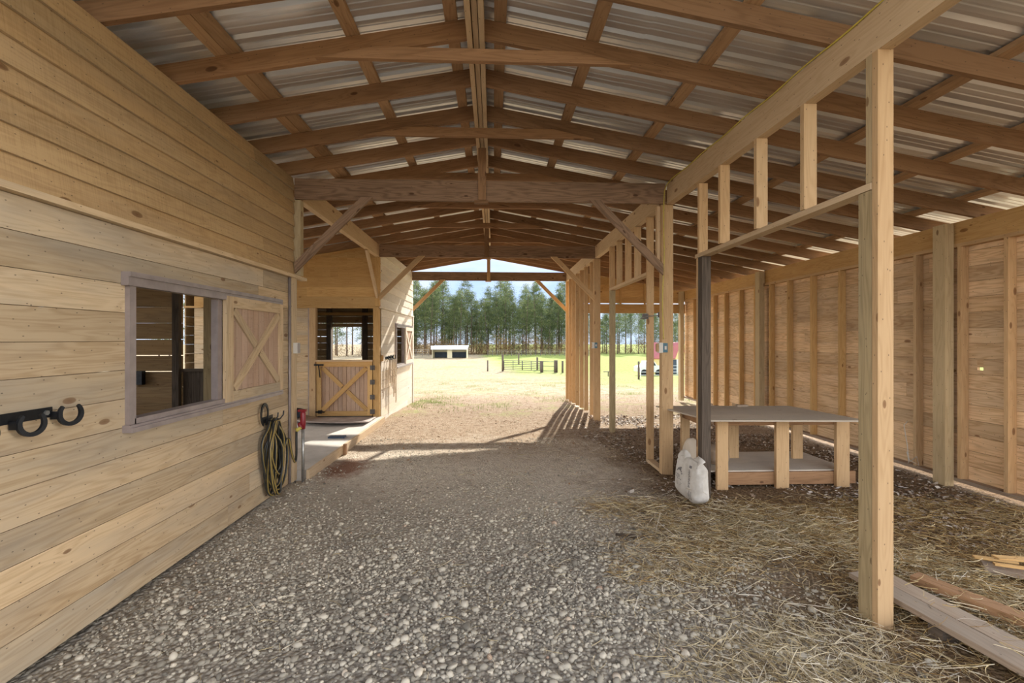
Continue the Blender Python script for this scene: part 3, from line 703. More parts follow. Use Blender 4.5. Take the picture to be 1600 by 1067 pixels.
# ------------------------------------------------------------------ tie beams, posts, braces
def beam(y, x0, x1, name, label):
    m = MB(); m.box(x0, x1, y, y+.04, 3.195, 3.43, axis=0); return tag(m.build(name, M['beam']), label, 'beam', 'tie beams across the aisle')
BN = ['near', 'middle', 'far']
for i, y in enumerate((Y1, Y2, Y3)):
    beam(y, -2.27 if i else -2.26, 2.02, 'tie_beam', ['dark knotty tie beam across the aisle nearest the camera', 'middle tie beam across the aisle at the far stall corner', 'far tie beam across the aisle at the open gable end'][i])
    m = MB(); m.box(RX-.045, RX+.045, y-.036, y-.001, 3.20, under(RX)-.03, axis=2); m.box(RX-.09, RX+.07, y-.036, y+.03, 3.165, 3.195, axis=0)
    tag(m.build('king_post', M['rafter'] if i < 2 else M['stud']), 'short king post from the %s tie beam up to the ridge' % BN[i], 'king post', 'king posts')
    for s_, nm in ((-1, 'left'), (1, 'right')):
        xe = -2.245 if s_ < 0 else 1.985
        if i == 1: xe = -2.195 if s_ < 0 else 1.985
        if i == 2: xe = -2.17 if s_ < 0 else 1.985
        L_ = .74
        m = MB(); a = Vector((xe, y+.06, 3.215-L_)); b = Vector((xe-s_*L_, y+.06, 3.215)); d_ = (b-a).normalized()
        # mitred ends: foot vertical against the post, head level under the beam
        nrm = Vector((d_.z, 0, -d_.x))*(.045)
        if nrm.z > 0: nrm = -nrm
        P = []
        t1 = .09*1.414
        for (pt, ax_) in ((a, 'z'), (b, 'x')):
            for w_ in (0, 1):
                for h in (0, 1):
                    off_ = Vector((0, 0, -t1*w_)) if ax_ == 'z' else Vector((-s_*t1*w_, 0, 0))
                    P.append(pt+off_+Vector((0, (-.095 if h == 0 else -.061), 0)))
        m.hexa(P, L_*1.414, .09, .035)
        tag(m.build('knee_brace', M['beam'] if i == 0 else M['stud']), 'diagonal knee brace under the %s tie beam, %s side' % (BN[i], nm), 'brace', 'knee braces of the tie beams')
# passage header and its brace
m = MB(); m.box(-2.285, -2.205, 5.37, 8.90, 3.195, 3.43, axis=1); tag(m.build('passage_header', M['header']), 'pale header beam over the cross passage on the stall side', 'beam')
m = MB(); m.bar((-2.245, 8.15, 3.20), (-2.245, 8.90, 2.42), .04, .09, up=(0, .7, .7)); tag(m.build('knee_brace', M['header']), 'pale diagonal brace under the cross passage header', 'brace')
one_box('corner_post', M['treated'], 'yellowish treated post above the ledge at the near stall corner', 'post', None, -2.285, -2.20, 5.285, 5.37, 2.33, 3.19)
one_box('corner_post', M['plank'], 'lower corner post of the near stall behind the corner board', 'post', None, -2.40, -2.275, 5.31, 5.36, .1, 2.28)

# right-hand post line
HX = lambda y: 2.035+(5.27-y)*.024      # header face, slightly out of parallel near the camera
m = MB(); m.bar((HX(5.27)+.04, 5.27, 3.305), (HX(1.2)+.04, 1.2, 3.305), .078, .235)
tag(m.build('header_beam', M['header']), 'long pale header beam over the near post line with yellow cord on top', 'beam', 'headers on the post line')
m = MB(); m.box(2.0, 2.08, 5.42, 8.88, 3.195, 3.43, axis=1); tag(m.build('header_beam', M['header']), 'pale header beam between the near and middle tie beams', 'beam', 'headers on the post line')
m = MB(); m.box(2.0, 2.08, 9.02, 12.5, 3.195, 3.43, axis=1); tag(m.build('header_beam', M['header']), 'pale header beam over the far row of bare studs', 'beam', 'headers on the post line')
m = MB(); P = [(HX(y)+.04+.01*math.sin(y*3), y, 3.437+.006*math.sin(y*9)) for y in np.arange(1.3, 5.2, .12)]
P = [(HX(y)-.006, y, 3.425+.006*math.sin(y*9)) for y in np.arange(1.3, 5.22, .12)]
P += [(2.005, 5.255, 3.38), (1.992, 5.25, 3.2), (1.99, 5.25, 2.9), (2.0, 5.25, 2.6), (1.985, 5.25, 2.3), (1.975, 5.25, 2.0), (1.985, 5.25, 1.75), (1.99, 5.25, 1.6)]
m.tube(smooth_pts(P, 1), .006, 6)
tag(m.build('power_cord', M['yellow'], smooth=True), 'yellow power cord running along the header and down the near beam post', 'cord')
ST = 'studs and posts of the aisle post line'
def stud(x, y, z0, z1, label, mat='stud', w_=.089, d_=.038, name='stud', group=ST, cat='stud'):
    m = MB(); m.box(x, x+w_, y, y+d_, z0, z1, axis=2); return tag(m.build(name, M[mat]), label, cat, group)
stud(2.10, 2.405, .0, 3.187, 'nearest tall pine stud, standing in front of its treated post', 'stud')
stud(2.10, 2.447, 2.475, 3.187, 'pale upper stud piece behind the nearest tall stud', 'treated')
m = MB(); m.box(2.10, 2.189, 2.447, 2.537, .0, 2.43, axis=2)
tag(m.build('treated_post', M['green']), 'greenish treated post backing the nearest tall stud', 'post')
for i, y in enumerate((2.98, 3.51, 4.06)): stud(HX(y)-.002, y, 2.475, 3.187, '%s short stud above the near doorway header, counted from the camera' % ORD[i], 'stud')
stud(2.09, 4.545, 2.475, 3.187, 'short stud over the dark post at the far side of the near doorway', 'stud')
m = MB(); m.box(2.085, 2.174, 4.47, 4.56, .0, 2.43, axis=2); tag(m.build('treated_post', M['darkwood']), 'dark mouldy treated post beside the white feed bag', 'post')
stud(2.085, 4.562, .0, 2.43, 'light stud fastened behind the dark mouldy post', 'stud')
m = MB(); m.bar((2.14, 2.448, 2.4515), (2.125, 4.62, 2.4515), .092, .038); tag(m.build('doorway_header', M['header']), 'flat board over the near doorway under the short studs', 'header')
# post under the near tie beam
m = MB(); m.box(1.995, 2.13, 5.315, 5.40, -.02, 3.195, axis=2); tag(m.build('beam_post', M['stud']), 'double post under the near tie beam with outlet box', 'post', ST)
stud(1.955, 5.36, 2.50, 3.19, 'short pale cleat on the aisle face of the near beam post', 'header', w_=.038, d_=.06)
outlet((1.995, 5.31, 1.50), 'y', 'blue-covered outlet box on the near tie beam post')
RY = [5.85, 6.36, 6.81, 7.30]
stud(2.0, 5.85, .03, 3.19, 'full-height stud just behind the near tie beam post', 'stud')
m = MB(); m.box(2.0, 2.089, 5.42, 5.89, .0, .038, axis=1); tag(m.build('sill_plate', M['header']), 'short sill plate on the ground behind the near beam post', 'sill plate')
for i, y in enumerate((6.36, 6.81, 7.30)): stud(2.0, y, 2.48, 3.19, '%s short stud above the far doorway header' % ORD[i], 'stud')
stud(2.0, 7.75, 2.48, 3.19, 'upper stud over the thin post between the two tie beams', 'stud')
m = MB(); m.box(2.0, 2.089, 5.895, 7.80, 2.44, 2.478, axis=1); tag(m.build('doorway_header', M['header']), 'flat board over the far doorway on the post line', 'header')
stud(2.0, 7.72, .0, 2.44, 'lone greenish post between the near and middle tie beams', 'green', d_=.07, name='treated_post', cat='post')
m = MB(); m.box(1.995, 2.12, 8.945, 9.03, -.02, 3.195, axis=2); tag(m.build('beam_post', M['stud']), 'post under the middle tie beam with a small outlet box', 'post', ST)
outlet((1.995, 8.94, 1.48), 'y', 'small outlet box on the middle tie beam post')
far = [9.36, 9.95, 10.46, 10.98, 11.5, 11.98]
for i, y in enumerate(far): stud(2.0, y, gz(0, y)+.03, 3.19, '%s bare stud behind the middle tie beam post, counted toward the field' % ORD[i], 'stud')
m = MB(); m.box(2.0, 2.10, 12.47, 12.56, -.15, 3.19, axis=2); tag(m.build('beam_post', M['stud']), 'end post under the far tie beam', 'post', ST)
m = MB(); m.box(2.0, 2.089, 9.04, 12.46, -.12, -.04, axis=1)
tag(m.build('sill_plate', M['header']), 'sill plate on the ground under the far row of bare studs', 'sill plate')
# bracket with rod on the stud
t = empty('gate_latch_bracket', (1.98, 5.84, 1.9)); m = MB(); m.box(1.93, 2.0, 5.80, 5.845, 1.86, 1.93, axis=0); a = m.build('block', M['hinge'])
m = MB(); m.tube([(1.89, 5.78, 1.86), (1.92, 5.80, 1.88), (2.03, 5.81, 1.90), (2.18, 5.84, 1.915)], .007, 6); b = m.build('rod', M['steel'])
m = MB(); m.box(2.14, 2.22, 5.80, 5.85, 1.88, 1.95, axis=0); c_ = m.build('block', M['hinge']); adopt(t, [a, b, c_]); tag(t, 'dark latch bracket with a steel rod on the stud behind the near beam post', 'bracket')

# ------------------------------------------------------------------ roof
def rafter(y, side, i):
    x0 = RX; x1 = -6.25 if side < 0 else 5.42
    if side > 0: x0 = RX+.06
    else: x0 = RX-.06
    m = MB(); P = []
    for x_ in (x0, x1):
        for yy in (y, y+.038):
            for dz in (0, RH): P.append((x_, yy, under(x_)+dz))
    m.hexa(P, abs(x1-x0), .038, RH)
    return tag(m.build('rafter', M['rafter']), '%s roof rafter from the camera, %s side of the ridge' % (ORD[i], 'stall' if side < 0 else 'shed'), 'rafter', 'roof rafters')
RYS = [2.74+.62*i for i in range(16)]+[12.53]
for i, y in enumerate(RYS):
    if i == 4: y = 5.19
    for s_ in (-1, 1): rafter(y, s_, i)
for q, i in enumerate((1, 3, 5, 7, 9, 11)):
    y = RYS[i]-.040; m = MB(); zc = 3.625; hw = 1.15
    P = []
    for (xb, xt) in ((RX-hw, RX-hw+.42), (RX+hw, RX+hw-.42)):
        for yy in (y, y+.036):
            P += [(xb, yy, zc), (xt, yy, zc+.089)]
    m.hexa(P, 2*hw, .036, .089)
    tag(m.build('collar_tie', M['rafter']), '%s collar tie nailed across a rafter pair, counted from the camera' % ORD[q], 'collar tie', 'collar ties')
m = MB(); 
for dx, zb in ((-.045, 0), (0, .03), (.045, 0)): m.box(RX+dx-.019, RX+dx+.019, YN-.1, 12.6, RZ-.035+zb, RZ+.135, axis=1)
tag(m.build('ridge_beam', M['header']), 'pale three-ply ridge beam along the top of the roof', 'ridge beam')
PX = [(-5.6, .089, 'farthest over the stalls'), (-4.6, .089, 'over the middle of the stalls'), (-3.5, .089, 'over the stall side next to the wall'), (-1.96, .085, 'double board above the stall wall, outer of its pair'), (-1.87, .085, 'double board above the stall wall, inner of its pair'), (-1.03, .089, 'midway between stall wall and ridge'), (-.31, .089, 'just left of the ridge'), (.05, .089, 'just right of the ridge'),
      (.74, .089, 'between ridge and rusty sheet seam'), (1.6, .089, 'just inside the post line header'), (2.5, .089, 'just beyond the post line over the shed'), (3.21, .089, 'over the middle of the shed'), (4.1, .089, 'over the outer half of the shed'), (4.95, .089, 'above the shed wall plate')]
for x_, w_, lb in PX:
    m = MB(); z_ = under(x_)+RH+.003; P = []; sg = -1 if x_ > RX else 1
    for yy in (YN-.1, 12.7):
        for a in (-w_/2, w_/2):
            for h in (0, .036): P.append((x_+a, yy, z_+a*SL*sg+h+.0))
    m.hexa(P, 12.9, w_, .036)
    tag(m.build('roof_purlin', M['purlin']), 'roof purlin '+lb, 'purlin', 'roof purlins')
# metal roofing
def metal(x0, x1):
    prof = [(0, 0), (.022, .019), (.045, .019), (.067, 0), (.105, 0), (.112, .004), (.122, .004), (.129, 0), (.167, 0), (.174, .004), (.184, .004), (.191, 0)]
    y = YN-.2; P = []
    while y < YF+.12:
        for a, h in prof: P.append((y+a, h))
        y += .229
    return P
m = MB(); P = metal(0, 0)
for (xa, xb) in ((RX, -3.4), (-3.4, -6.5), (RX, 1.1), (1.08, 4.0), (3.98, 5.62)):
    lift = .001 if xa in (RX, -3.4) else (.006 if xa == 1.08 else .011)
    for (ya, ha), (yb, hb) in zip(P, P[1:]):
        za, zb = under(xa)+RH+.043+lift, under(xb)+RH+.043+lift
        q = [(xa, ya, za+ha), (xa, yb, za+hb), (xb, yb, zb+hb), (xb, ya, zb+ha)]
        m.face(q if xb < xa else q[::-1], [(0, 0)]*4, .5)
struct(m.build('ceiling', M['metal']), 'bare ribbed metal roof sheets over the whole barn', 'roof')
m = MB(); m.bar((RX-.14, YN-.2, RZ+RH+.05), (RX-.14, YF+.12, RZ+RH+.05), .3, .004, up=(-SL, 0, 1)); m.bar((RX+.14, YN-.2, RZ+RH+.05), (RX+.14, YF+.12, RZ+RH+.05), .3, .004, up=(SL, 0, 1))
struct(m.build('trim_5', M['metal']), 'metal ridge cap', 'trim')

# ------------------------------------------------------------------ right shed wall
m = MB(); rs = random.Random(4)
boards(m, 3.95, 12.0, .075, 2.86, .165, flatX(XW, .016), gap=.005, maxlen=2.6, openings=[(4.555, 4.615, 1.272, 1.305)])  # wall stops short of the camera; unseen bay left open for light
boards(m, 3.95, 12.0, .1575, 2.86, .165, flatX(XW+.0165, .012), gap=.0, maxlen=2.6, openings=[(4.555, 4.615, 1.272, 1.305)])  # second layer added behind the gaps so the seams stay dark
struct(m.build('wall_right', M['shed']), 'weathered board wall of the shed behind its studs', 'wall')
m = MB(); m.box(XW-.09, XW-.001, 3.95, 11.97, .055, .093, axis=1); struct(m.build('baseboard_right', M['old']), 'bottom plate of the shed wall with daylight under it', 'sill')
m = MB(); m.box(XW-.09, XW-.001, 3.95, 11.97, 2.60, 2.638, axis=1); struct(m.build('trim_6', M['stud']), 'top plate over the shed wall studs', 'trim')
m = MB(); m.box(XW-.075, XW-.035, YN, 11.97, 2.64, 2.875, axis=1); tag(m.build('header_beam', M['gold']), 'golden header beam on top of the shed wall', 'beam')
SW = 'studs of the shed wall'
for i, y in enumerate([3.70, 4.25, 4.70, 5.22, 5.88, 6.41, 7.00, 7.57, 8.08, 8.57, 9.10, 9.70, 10.2, 10.75, 11.24]):
    stud(XW-.09, y, .093, 2.60, '%s pine stud of the shed wall, counted from the camera' % ORD[i], 'gold' if i > 3 else 'stud', w_=.088, d_=.038, group=SW)
for i, (y, l) in enumerate(((4.775, 'pale treated post in front of the shed wall, nearest the camera'), (8.25, 'pale treated post halfway along the shed wall'), (11.82, 'end post of the shed wall beside the open end'))):
    m = MB(); m.box(XW-.19, XW-.091, y, y+.14, -.02, 2.86 if i < 2 else 2.86, axis=2); tag(m.build('wall_post', M['treated']), l, 'post', 'posts of the shed wall')
m = MB(); m.tube([(5.025, 5.33, .60), (5.01, 5.36, .55), (5.0, 5.30, .30), (4.98, 5.26, .12), (4.99, 5.30, .24), (4.95, 5.22, .16), (4.93, 5.08, .14), (4.98, 5.16, .22), (5.0, 5.3, .1)], .004, 5)
tag(m.build('wire_piece', M['white'], smooth=True), 'tangle of thin white wire at the foot of the shed wall', 'wire')
# far end of the shed: gable boards over an opening
m = MB()
boards(m, 2.1, 5.04, 2.56, 3.5, .165, clip_roof(flatY(11.98, .022), lambda a: under(a)-.004), gap=.002)
struct(m.build('wall_far', M['gold']), 'golden boards closing the top of the far end of the shed', 'wall')
m = MB(); m.box(2.1, 5.1, 11.92, 11.96, 2.29, 2.53, axis=0); tag(m.build('header_beam', M['gold']), 'golden header over the open far end of the shed', 'beam')
for i, x_ in enumerate((2.7, 3.35, 4.0, 4.65)): one_box('gable_stud', M['gold'], '%s short stud above the far header, counted from the post line' % ORD[i], 'stud', 'short studs over the far opening of the shed', x_, x_+.04, 11.93, 11.975, 2.535, under(x_)-.01)

# ------------------------------------------------------------------ workbench
t = empty('work_bench', (3.0, 5.1, 0)); kids = []
m = MB(); TZ = .775
c4 = [(2.22, 4.56), (3.80, 4.48), (3.66, 5.50), (2.01, 5.56)]
P = [(c4[0][0], c4[0][1], TZ-.016), (c4[0][0], c4[0][1], TZ), (c4[3][0], c4[3][1], TZ-.016), (c4[3][0], c4[3][1], TZ), (c4[1][0], c4[1][1], TZ-.016), (c4[1][0], c4[1][1], TZ), (c4[2][0], c4[2][1], TZ-.016), (c4[2][0], c4[2][1], TZ)]
m.hexa(P, 1.7, 1.0, .016); kids.append(m.build('tabletop', M['ply']))
m = MB(); m.box(2.40, 3.90, 4.83, 4.868, TZ-.11, TZ-.018, axis=0); kids.append(m.build('apron', M['rafter']))
m = MB(); m.box(2.26, 3.70, 5.40, 5.438, TZ-.11, TZ-.018, axis=0); kids.append(m.build('apron', M['rafter']))
m = MB(); m.box(2.26, 2.298, 4.87, 5.40, TZ-.11, TZ-.018, axis=1); kids.append(m.build('apron', M['rafter']))
for (x_, w_) in ((2.40, .12), (3.05, .14), (3.72, .145)):
    m = MB(); m.box(x_, x_+w_, 4.788, 4.828, -.02, TZ-.018, axis=2); kids.append(m.build('leg', M['stud']))
for (x_, w_, y_) in ((2.25, .10, 5.36), (2.83, .12, 5.36), (3.58, .12, 5.30)):
    m = MB(); m.box(x_, x_+w_, y_, y_+.038, .172, TZ-.018, axis=2); kids.append(m.build('leg', M['stud']))
m = MB(); m.box(2.34, 3.92, 4.86, 5.66, .155, .17, axis=0); kids.append(m.build('shelf', M['ply']))
m = MB(); m.box(2.42, 3.97, 4.835, 4.873, .02, .153, axis=0); kids.append(m.build('shelf_rail', M['rafter']))
m = MB(); m.box(2.42, 3.90, 5.60, 5.638, .0, .153, axis=0); kids.append(m.build('shelf_rail', M['rafter']))
adopt(t, kids); tag(t, 'wooden work bench with dusty plywood top and low shelf in the shed', 'bench')
one_box('wood_scrap', M['old'], 'small wood scrap lying on the back edge of the bench top', 'wood scrap', None, 2.98, 3.12, 5.45, 5.50, TZ, TZ+.02)

# bags ------------------------------------------------------------------------
def pillow(m, c, hx, hy, hz, yaw, n=(14, 10, 20), pw=3.2, seed=0, lean=0., top=None):
    rr = random.Random(seed); nu, nv = 28, 22
    cs, sn = math.cos(yaw), math.sin(yaw)
    def sgp(a, p): return math.copysign(abs(a)**p, a)
    V = []
    for j in range(nv+1):
        ph = -math.pi/2+math.pi*j/nv; row = []
        for i in range(nu):
            th = 2*math.pi*i/nu
            x_ = sgp(math.cos(ph), 2/pw)*sgp(math.cos(th), 2/pw); y_ = sgp(math.cos(ph), 2/pw)*sgp(math.sin(th), 2/pw); z_ = sgp(math.sin(ph), 2/pw)
            f = noise.noise(Vector((x_*1.6+seed, y_*1.6, z_*1.6)))*.10+noise.noise(Vector((x_*4, y_*4+seed, z_*4)))*.05
            sx_, sy = 1+f, 1+f*1.6
            if z_ > 0: sx_ *= 1-.10*z_**3; sy *= 1-.45*z_**2
            px, py, pz = x_*hx*sx_, y_*hy*sy, z_*hz*(1+f*.3)
            px += lean*(pz+hz)
            row.append(Vector((c[0]+px*cs-py*sn, c[1]+px*sn+py*cs, c[2]+hz+pz)))
        V.append(row)
    for j in range(nv):
        for i in range(nu):
            i2 = (i+1) % nu; m.face([V[j][i], V[j][i2], V[j+1][i2], V[j+1][i]], [(0, 0)]*4, .5)
yb = R(-86)
bc = Vector((1.975, 4.47, .005))
def bp(a, b, z_): return Vector((bc.x+a*math.cos(yb)-b*math.sin(yb), bc.y+a*math.sin(yb)+b*math.cos(yb), bc.z+z_))
t = empty('feed_bag', bc); kids = []
m = MB(); pillow(m, bc, .235, .075, .205, yb, seed=2, pw=4.6); kids.append(m.build('bag_body', M['bag'], smooth=True))
m = MB(); n = 14      # torn open top: two ears with a dip between them
for a0, a1, hs in ((-.19, .0, (.055, .075, .085, .05, .0)), (.03, .20, (.01, .05, .07, .065, .03))):
    for i in range(n):
        u0, u1 = i/n, (i+1)/n; xa, xb = a0+(a1-a0)*u0, a0+(a1-a0)*u1
        hh_ = lambda u: hs[min(3, int(u*4))]*(1-(u*4-min(3, int(u*4))))+hs[min(3, int(u*4))+1]*(u*4-min(3, int(u*4)))
        ha, hb = hh_(u0), hh_(u1)
        for k_ in range(4):
            v0, v1 = k_/4, (k_+1)/4
            f = lambda x_, h, v: bp(x_*1.0, -.045+.05*v*(1+x_*2)+.014*math.sin(x_*50+v*4), .36+(h+.03)*v)
            m.face([f(xa, ha, v0), f(xb, hb, v0), f(xb, hb, v1), f(xa, ha, v1)], [(0, 0)]*4, .5)
o = m.build('bag_mouth', M['bag'], smooth=True); sd = o.modifiers.new('s', 'SOLIDIFY'); sd.thickness = .004; kids.append(o)
m = MB(); rr = random.Random(9)
adopt(t, kids)
# printed marks: project small patches onto the bag's front
from mathutils.bvhtree import BVHTree
body = kids[0]; bv = BVHTree.FromPolygons([v.co for v in body.data.vertices], [tuple(p.vertices) for p in body.data.polygons])
fd = Vector((-math.sin(yb), math.cos(yb), 0))
def onbag(a, z_):
    o_ = bp(a, -.5, z_); h = bv.ray_cast(o_, fd); return (h[0]-fd*.0015) if h[0] else None
def patch(a, z_, w_, h):
    q = [onbag(a, z_), onbag(a+w_, z_), onbag(a+w_, z_+h), onbag(a, z_+h)]
    if all(q): m.face(q, [(0, 0)]*4, .5)
for i in range(15): patch(.075+.006*(i % 2), .150+i*.0115, .036-.008*(i % 3), .007)      # upright line of letters
patch(.075, .335, .045, .024)
for i in range(6): patch(.095, .040+i*.014, .052, .011)
for i in range(4): patch(.060, .060+i*.008, .024, .003)
for i in range(10):                                                                       # running figure
    u = i/9; patch(-.150+.085*u, .250+.03*math.sin(u*3.1)-.02*u, .018, .010+.008*math.sin(u*5)**2)
patch(-.105, .265, .036, .030); patch(-.085, .290, .024, .012)
for i in range(22): patch(-.170+rr.random()*.10, .165+rr.random()*.06, .014, .006)
for i in range(3): patch(-.160, .135-i*.012, .10-.014*i, .003)
pr = m.build('bag_print', M['ink']); adopt(t, [pr]); tag(t, 'white woven feed bag with grey print leaning at the dark mouldy post', 'bag')
m = MB(); pillow(m, (2.56, 5.16, .168), .16, .12, .11, .5, seed=8); tag(m.build('plastic_sack', M['old'], smooth=True), 'slumped grey sack on the bench shelf behind the feed bag', 'sack')
m = MB(); pillow(m, (2.21, 5.0, .0), .10, .09, .25, .3, seed=5, pw=2.6); tag(m.build('plastic_sack', M['ply'], smooth=True), 'grey plastic sack standing on the ground behind the feed bag', 'sack')

m = MB(); m.tube([(.98, 3.62, .035), (1.15, 3.55, .04), (1.35, 3.57, .035), (1.60, 3.55, .03)], [.010, .016, .013, .008], 7)
tag(m.build('dark_stick', M['darkwood'], smooth=True), 'dark stick lying in the straw in front of the feed bag', 'stick')
# planks lower right -------------------------------------------------------------
def plank(pts, w_, th, mat, label, name='loose_plank', group='loose planks in the hay'):
    m = MB(); m.bar(pts[0], pts[1], w_, th); return tag(m.build(name, M[mat]), label, 'plank', group)
plank([(2.30, 2.79, .115), (2.46, 1.55, .115)], .12, .03, 'old', 'dusty plank nearest the tall post, left of the pair')
plank([(2.43, 2.78, .112), (2.60, 1.60, .112)], .125, .03, 'old', 'dusty plank beside the first, right of the pair')
plank([(2.62, 2.73, .118), (2.92, 1.95, .122)], .10, .045, 'rafter', 'narrow brown plank half buried in hay')
plank([(3.22, 2.87, .11), (3.75, 2.45, .11)], .11, .03, 'old', 'short dark plank at the edge under splintered wood')
m = MB()
m.bar((3.20, 2.91, .150), (3.40, 2.82, .150), .035, .012); m.bar((3.24, 2.82, .145), (3.52, 2.68, .150), .03, .012); m.bar((3.32, 2.88, .156), (3.6, 2.82, .156), .06, .012)
tag(m.build('splintered_wood', M['gold']), 'bright splintered wood pieces on the short dark plank', 'wood scraps', kind='stuff')
one_box('plank_block', M['darkwood'], 'block propping up the pair of dusty planks', 'block', None, 2.30, 2.52, 2.24, 2.32, .0, .098)

# ------------------------------------------------------------------ scattered stuff
def ico(sub):
    import bmesh
    bm = bmesh.new(); bmesh.ops.create_icosphere(bm, subdivisions=sub, radius=1); V = np.array([v.co[:] for v in bm.verts]); F = np.array([[v.index for v in f.verts] for f in bm.faces]); bm.free(); return V, F
def raw_mesh(name, V, F, rnd_face, mat, smooth=False):
    k_ = F.shape[1]; me = bpy.data.meshes.new(name); me.vertices.add(len(V)); me.vertices.foreach_set('co', V.astype(np.float32).ravel())
    me.loops.add(F.size); me.loops.foreach_set('vertex_index', F.astype(np.int32).ravel())
    me.polygons.add(len(F)); me.polygons.foreach_set('loop_start', np.arange(0, F.size, k_, dtype=np.int32)); me.update(calc_edges=True)
    at = me.attributes.new('rnd', 'FLOAT', 'FACE'); at.data.foreach_set('value', rnd_face.astype(np.float32)); me.materials.append(mat)
    if smooth: me.polygons.foreach_set('use_smooth', np.ones(len(F), dtype=bool))
    o = bpy.data.objects.new(name, me); COL.objects.link(o); return o
def rotm(n):
    q = rng.normal(size=(n, 4)); q /= np.linalg.norm(q, axis=1)[:, None]; w_, x_, y_, z_ = q.T
    return np.stack([np.stack([1-2*(y_*y_+z_*z_), 2*(x_*y_-z_*w_), 2*(x_*z_+y_*w_)], -1), np.stack([2*(x_*y_+z_*w_), 1-2*(x_*x_+z_*z_), 2*(y_*z_-x_*w_)], -1), np.stack([2*(x_*z_-y_*w_), 2*(y_*z_+x_*w_), 1-2*(x_*x_+y_*y_)], -1)], 1)
def stones(xy, size, sub):
    V, F = ico(sub); n = len(xy); nv = len(V)
    sc = size[:, None]*rng.uniform(.6, 1.25, (n, 3)); jit = 1+rng.normal(0, .10, (n, nv, 1))
    P = V[None]*jit*sc[:, None, :]; P = np.einsum('nij,nvj->nvi', rotm(n), P); P[:, :, 2] *= .72
    z = fl(xy[:, 0], xy[:, 1])+size*.22
    P += np.stack([xy[:, 0], xy[:, 1], z], -1)[:, None, :]
    FF = F[None]+np.arange(n)[:, None, None]*nv
    return P.reshape(-1, 3), FF.reshape(-1, 3), np.repeat(rng.beta(1.8, 1.8, n), len(F))
def region(n, x0, x1, y0, y1, dens):
    xy = np.stack([rng.uniform(x0, x1, n), rng.uniform(y0, y1, n)], -1); return xy[rng.random(n) < dens(xy[:, 0], xy[:, 1])]
def cat3(parts):
    Vs, Fs, Rs, b = [], [], [], 0
    for V, F, r in parts: Vs.append(V); Fs.append(F+b); Rs.append(r); b += len(V)
    return np.concatenate(Vs), np.concatenate(Fs), np.concatenate(Rs)
gd = lambda x_, y_: np.clip(1.0-.75*np.clip((x_-.9)/1.0, 0, 1)-np.clip((y_-2.8)/3.2, 0, .88)+.35*wob(x_*1.3, y_*1.3), 0, 1)
gc = lambda x_, y_: gd(x_, y_)*np.clip((4.6-y_)/2.0, 0, 1)*(.35+.5*np.clip(1-np.abs(x_+.1)/1.6, 0, 1))
a = region(24000, -2.24, 2.3, 1.7, 4.6, gc); b = region(48000, -2.24, 2.4, 2.4, 7.4, gd)
sa = np.exp(rng.normal(math.log(.0095), .42, len(a))); sb = np.exp(rng.normal(math.log(.0065), .4, len(b)))
V, F, r_ = cat3([stones(a, np.clip(sa, .004, .026), 2), stones(b, np.clip(sb, .004, .017), 1)])
tag(raw_mesh('gravel', V, F, r_, M['stone'], False), 'grey loose gravel covering the aisle floor toward the camera', 'gravel', kind='stuff')

def blades(xy, L, wid, zf, lift=.5, curl=.3, segs=3, upright=False, slump=.02):
    n = len(xy); an = rng.uniform(0, 2*math.pi, n); d = np.stack([np.cos(an), np.sin(an)], -1); pn = np.stack([-d[:, 1], d[:, 0]], -1)
    t_ = np.linspace(-.5, .5, segs+1) if not upright else np.linspace(0, 1, segs+1)
    cu = rng.normal(0, curl, n)[:, None]*L[:, None]
    if not upright:
        tilt = rng.normal(0, lift, n)[:, None]
        ctr = xy[:, None, :]+d[:, None, :]*(t_[None, :, None]*L[:, None, None])+pn[:, None, :]*(cu*(t_[None]**2)*2)[:, :, None]
        z = rng.exponential(slump, n)[:, None]+tilt*t_[None]*L[:, None]*.6+.004; z = np.maximum(z, .002+0*z)
    else:
        ln = rng.uniform(.1, .8, n)[:, None]
        ctr = xy[:, None, :]+d[:, None, :]*((t_[None]**1.6)*ln*L[:, None])[:, :, None]
        z = t_[None]*L[:, None]*np.sqrt(1-.5*ln**2)
    g = zf(ctr[..., 0], ctr[..., 1]); z = z+g
    tw = rng.uniform(0, math.pi, n)[:, None]; ww = wid[:, None]*(np.ones_like(t_)[None] if not upright else (1-.85*t_[None]))
    off = np.concatenate([pn[:, None, :]*(np.cos(tw)*ww)[:, :, None], (np.sin(tw)*ww)[:, :, None]], -1) if not upright else np.concatenate([pn[:, None, :]*ww[:, :, None], 0*ww[:, :, None]], -1)
    c3 = np.concatenate([ctr, z[:, :, None]], -1); V = np.stack([c3-off/2, c3+off/2], 2).reshape(n, -1, 3)
    f = np.array([[2*i, 2*i+1, 2*i+3, 2*i+2] for i in range(segs)]); F = f[None]+np.arange(n)[:, None, None]*(2*(segs+1))
    return V.reshape(-1, 3), F.reshape(-1, 4), np.repeat(rng.random(n), segs)
clump = lambda x_, y_: np.clip(.5+.9*wob(x_*1.3, y_*1.7), .05, 1)
sd = lambda x_, y_: np.clip((x_-.75)/.6, .0, 1)*np.clip((y_-1.2)/.3, 0, 1)*np.clip((4.7-y_)/.9, .0, 1)
a = region(42000, .6, 3.2, 1.3, 4.9, lambda x_, y_: sd(x_, y_)*clump(x_, y_)*.9)
b = region(5000, -2.1, 2.2, 2.2, 9, lambda x_, y_: np.clip((x_+1.5)/3, .03, .8)*clump(y_, x_))
b2 = region(900, -2.0, 1.5, 1.7, 4, lambda x_, y_: .35+0*x_)
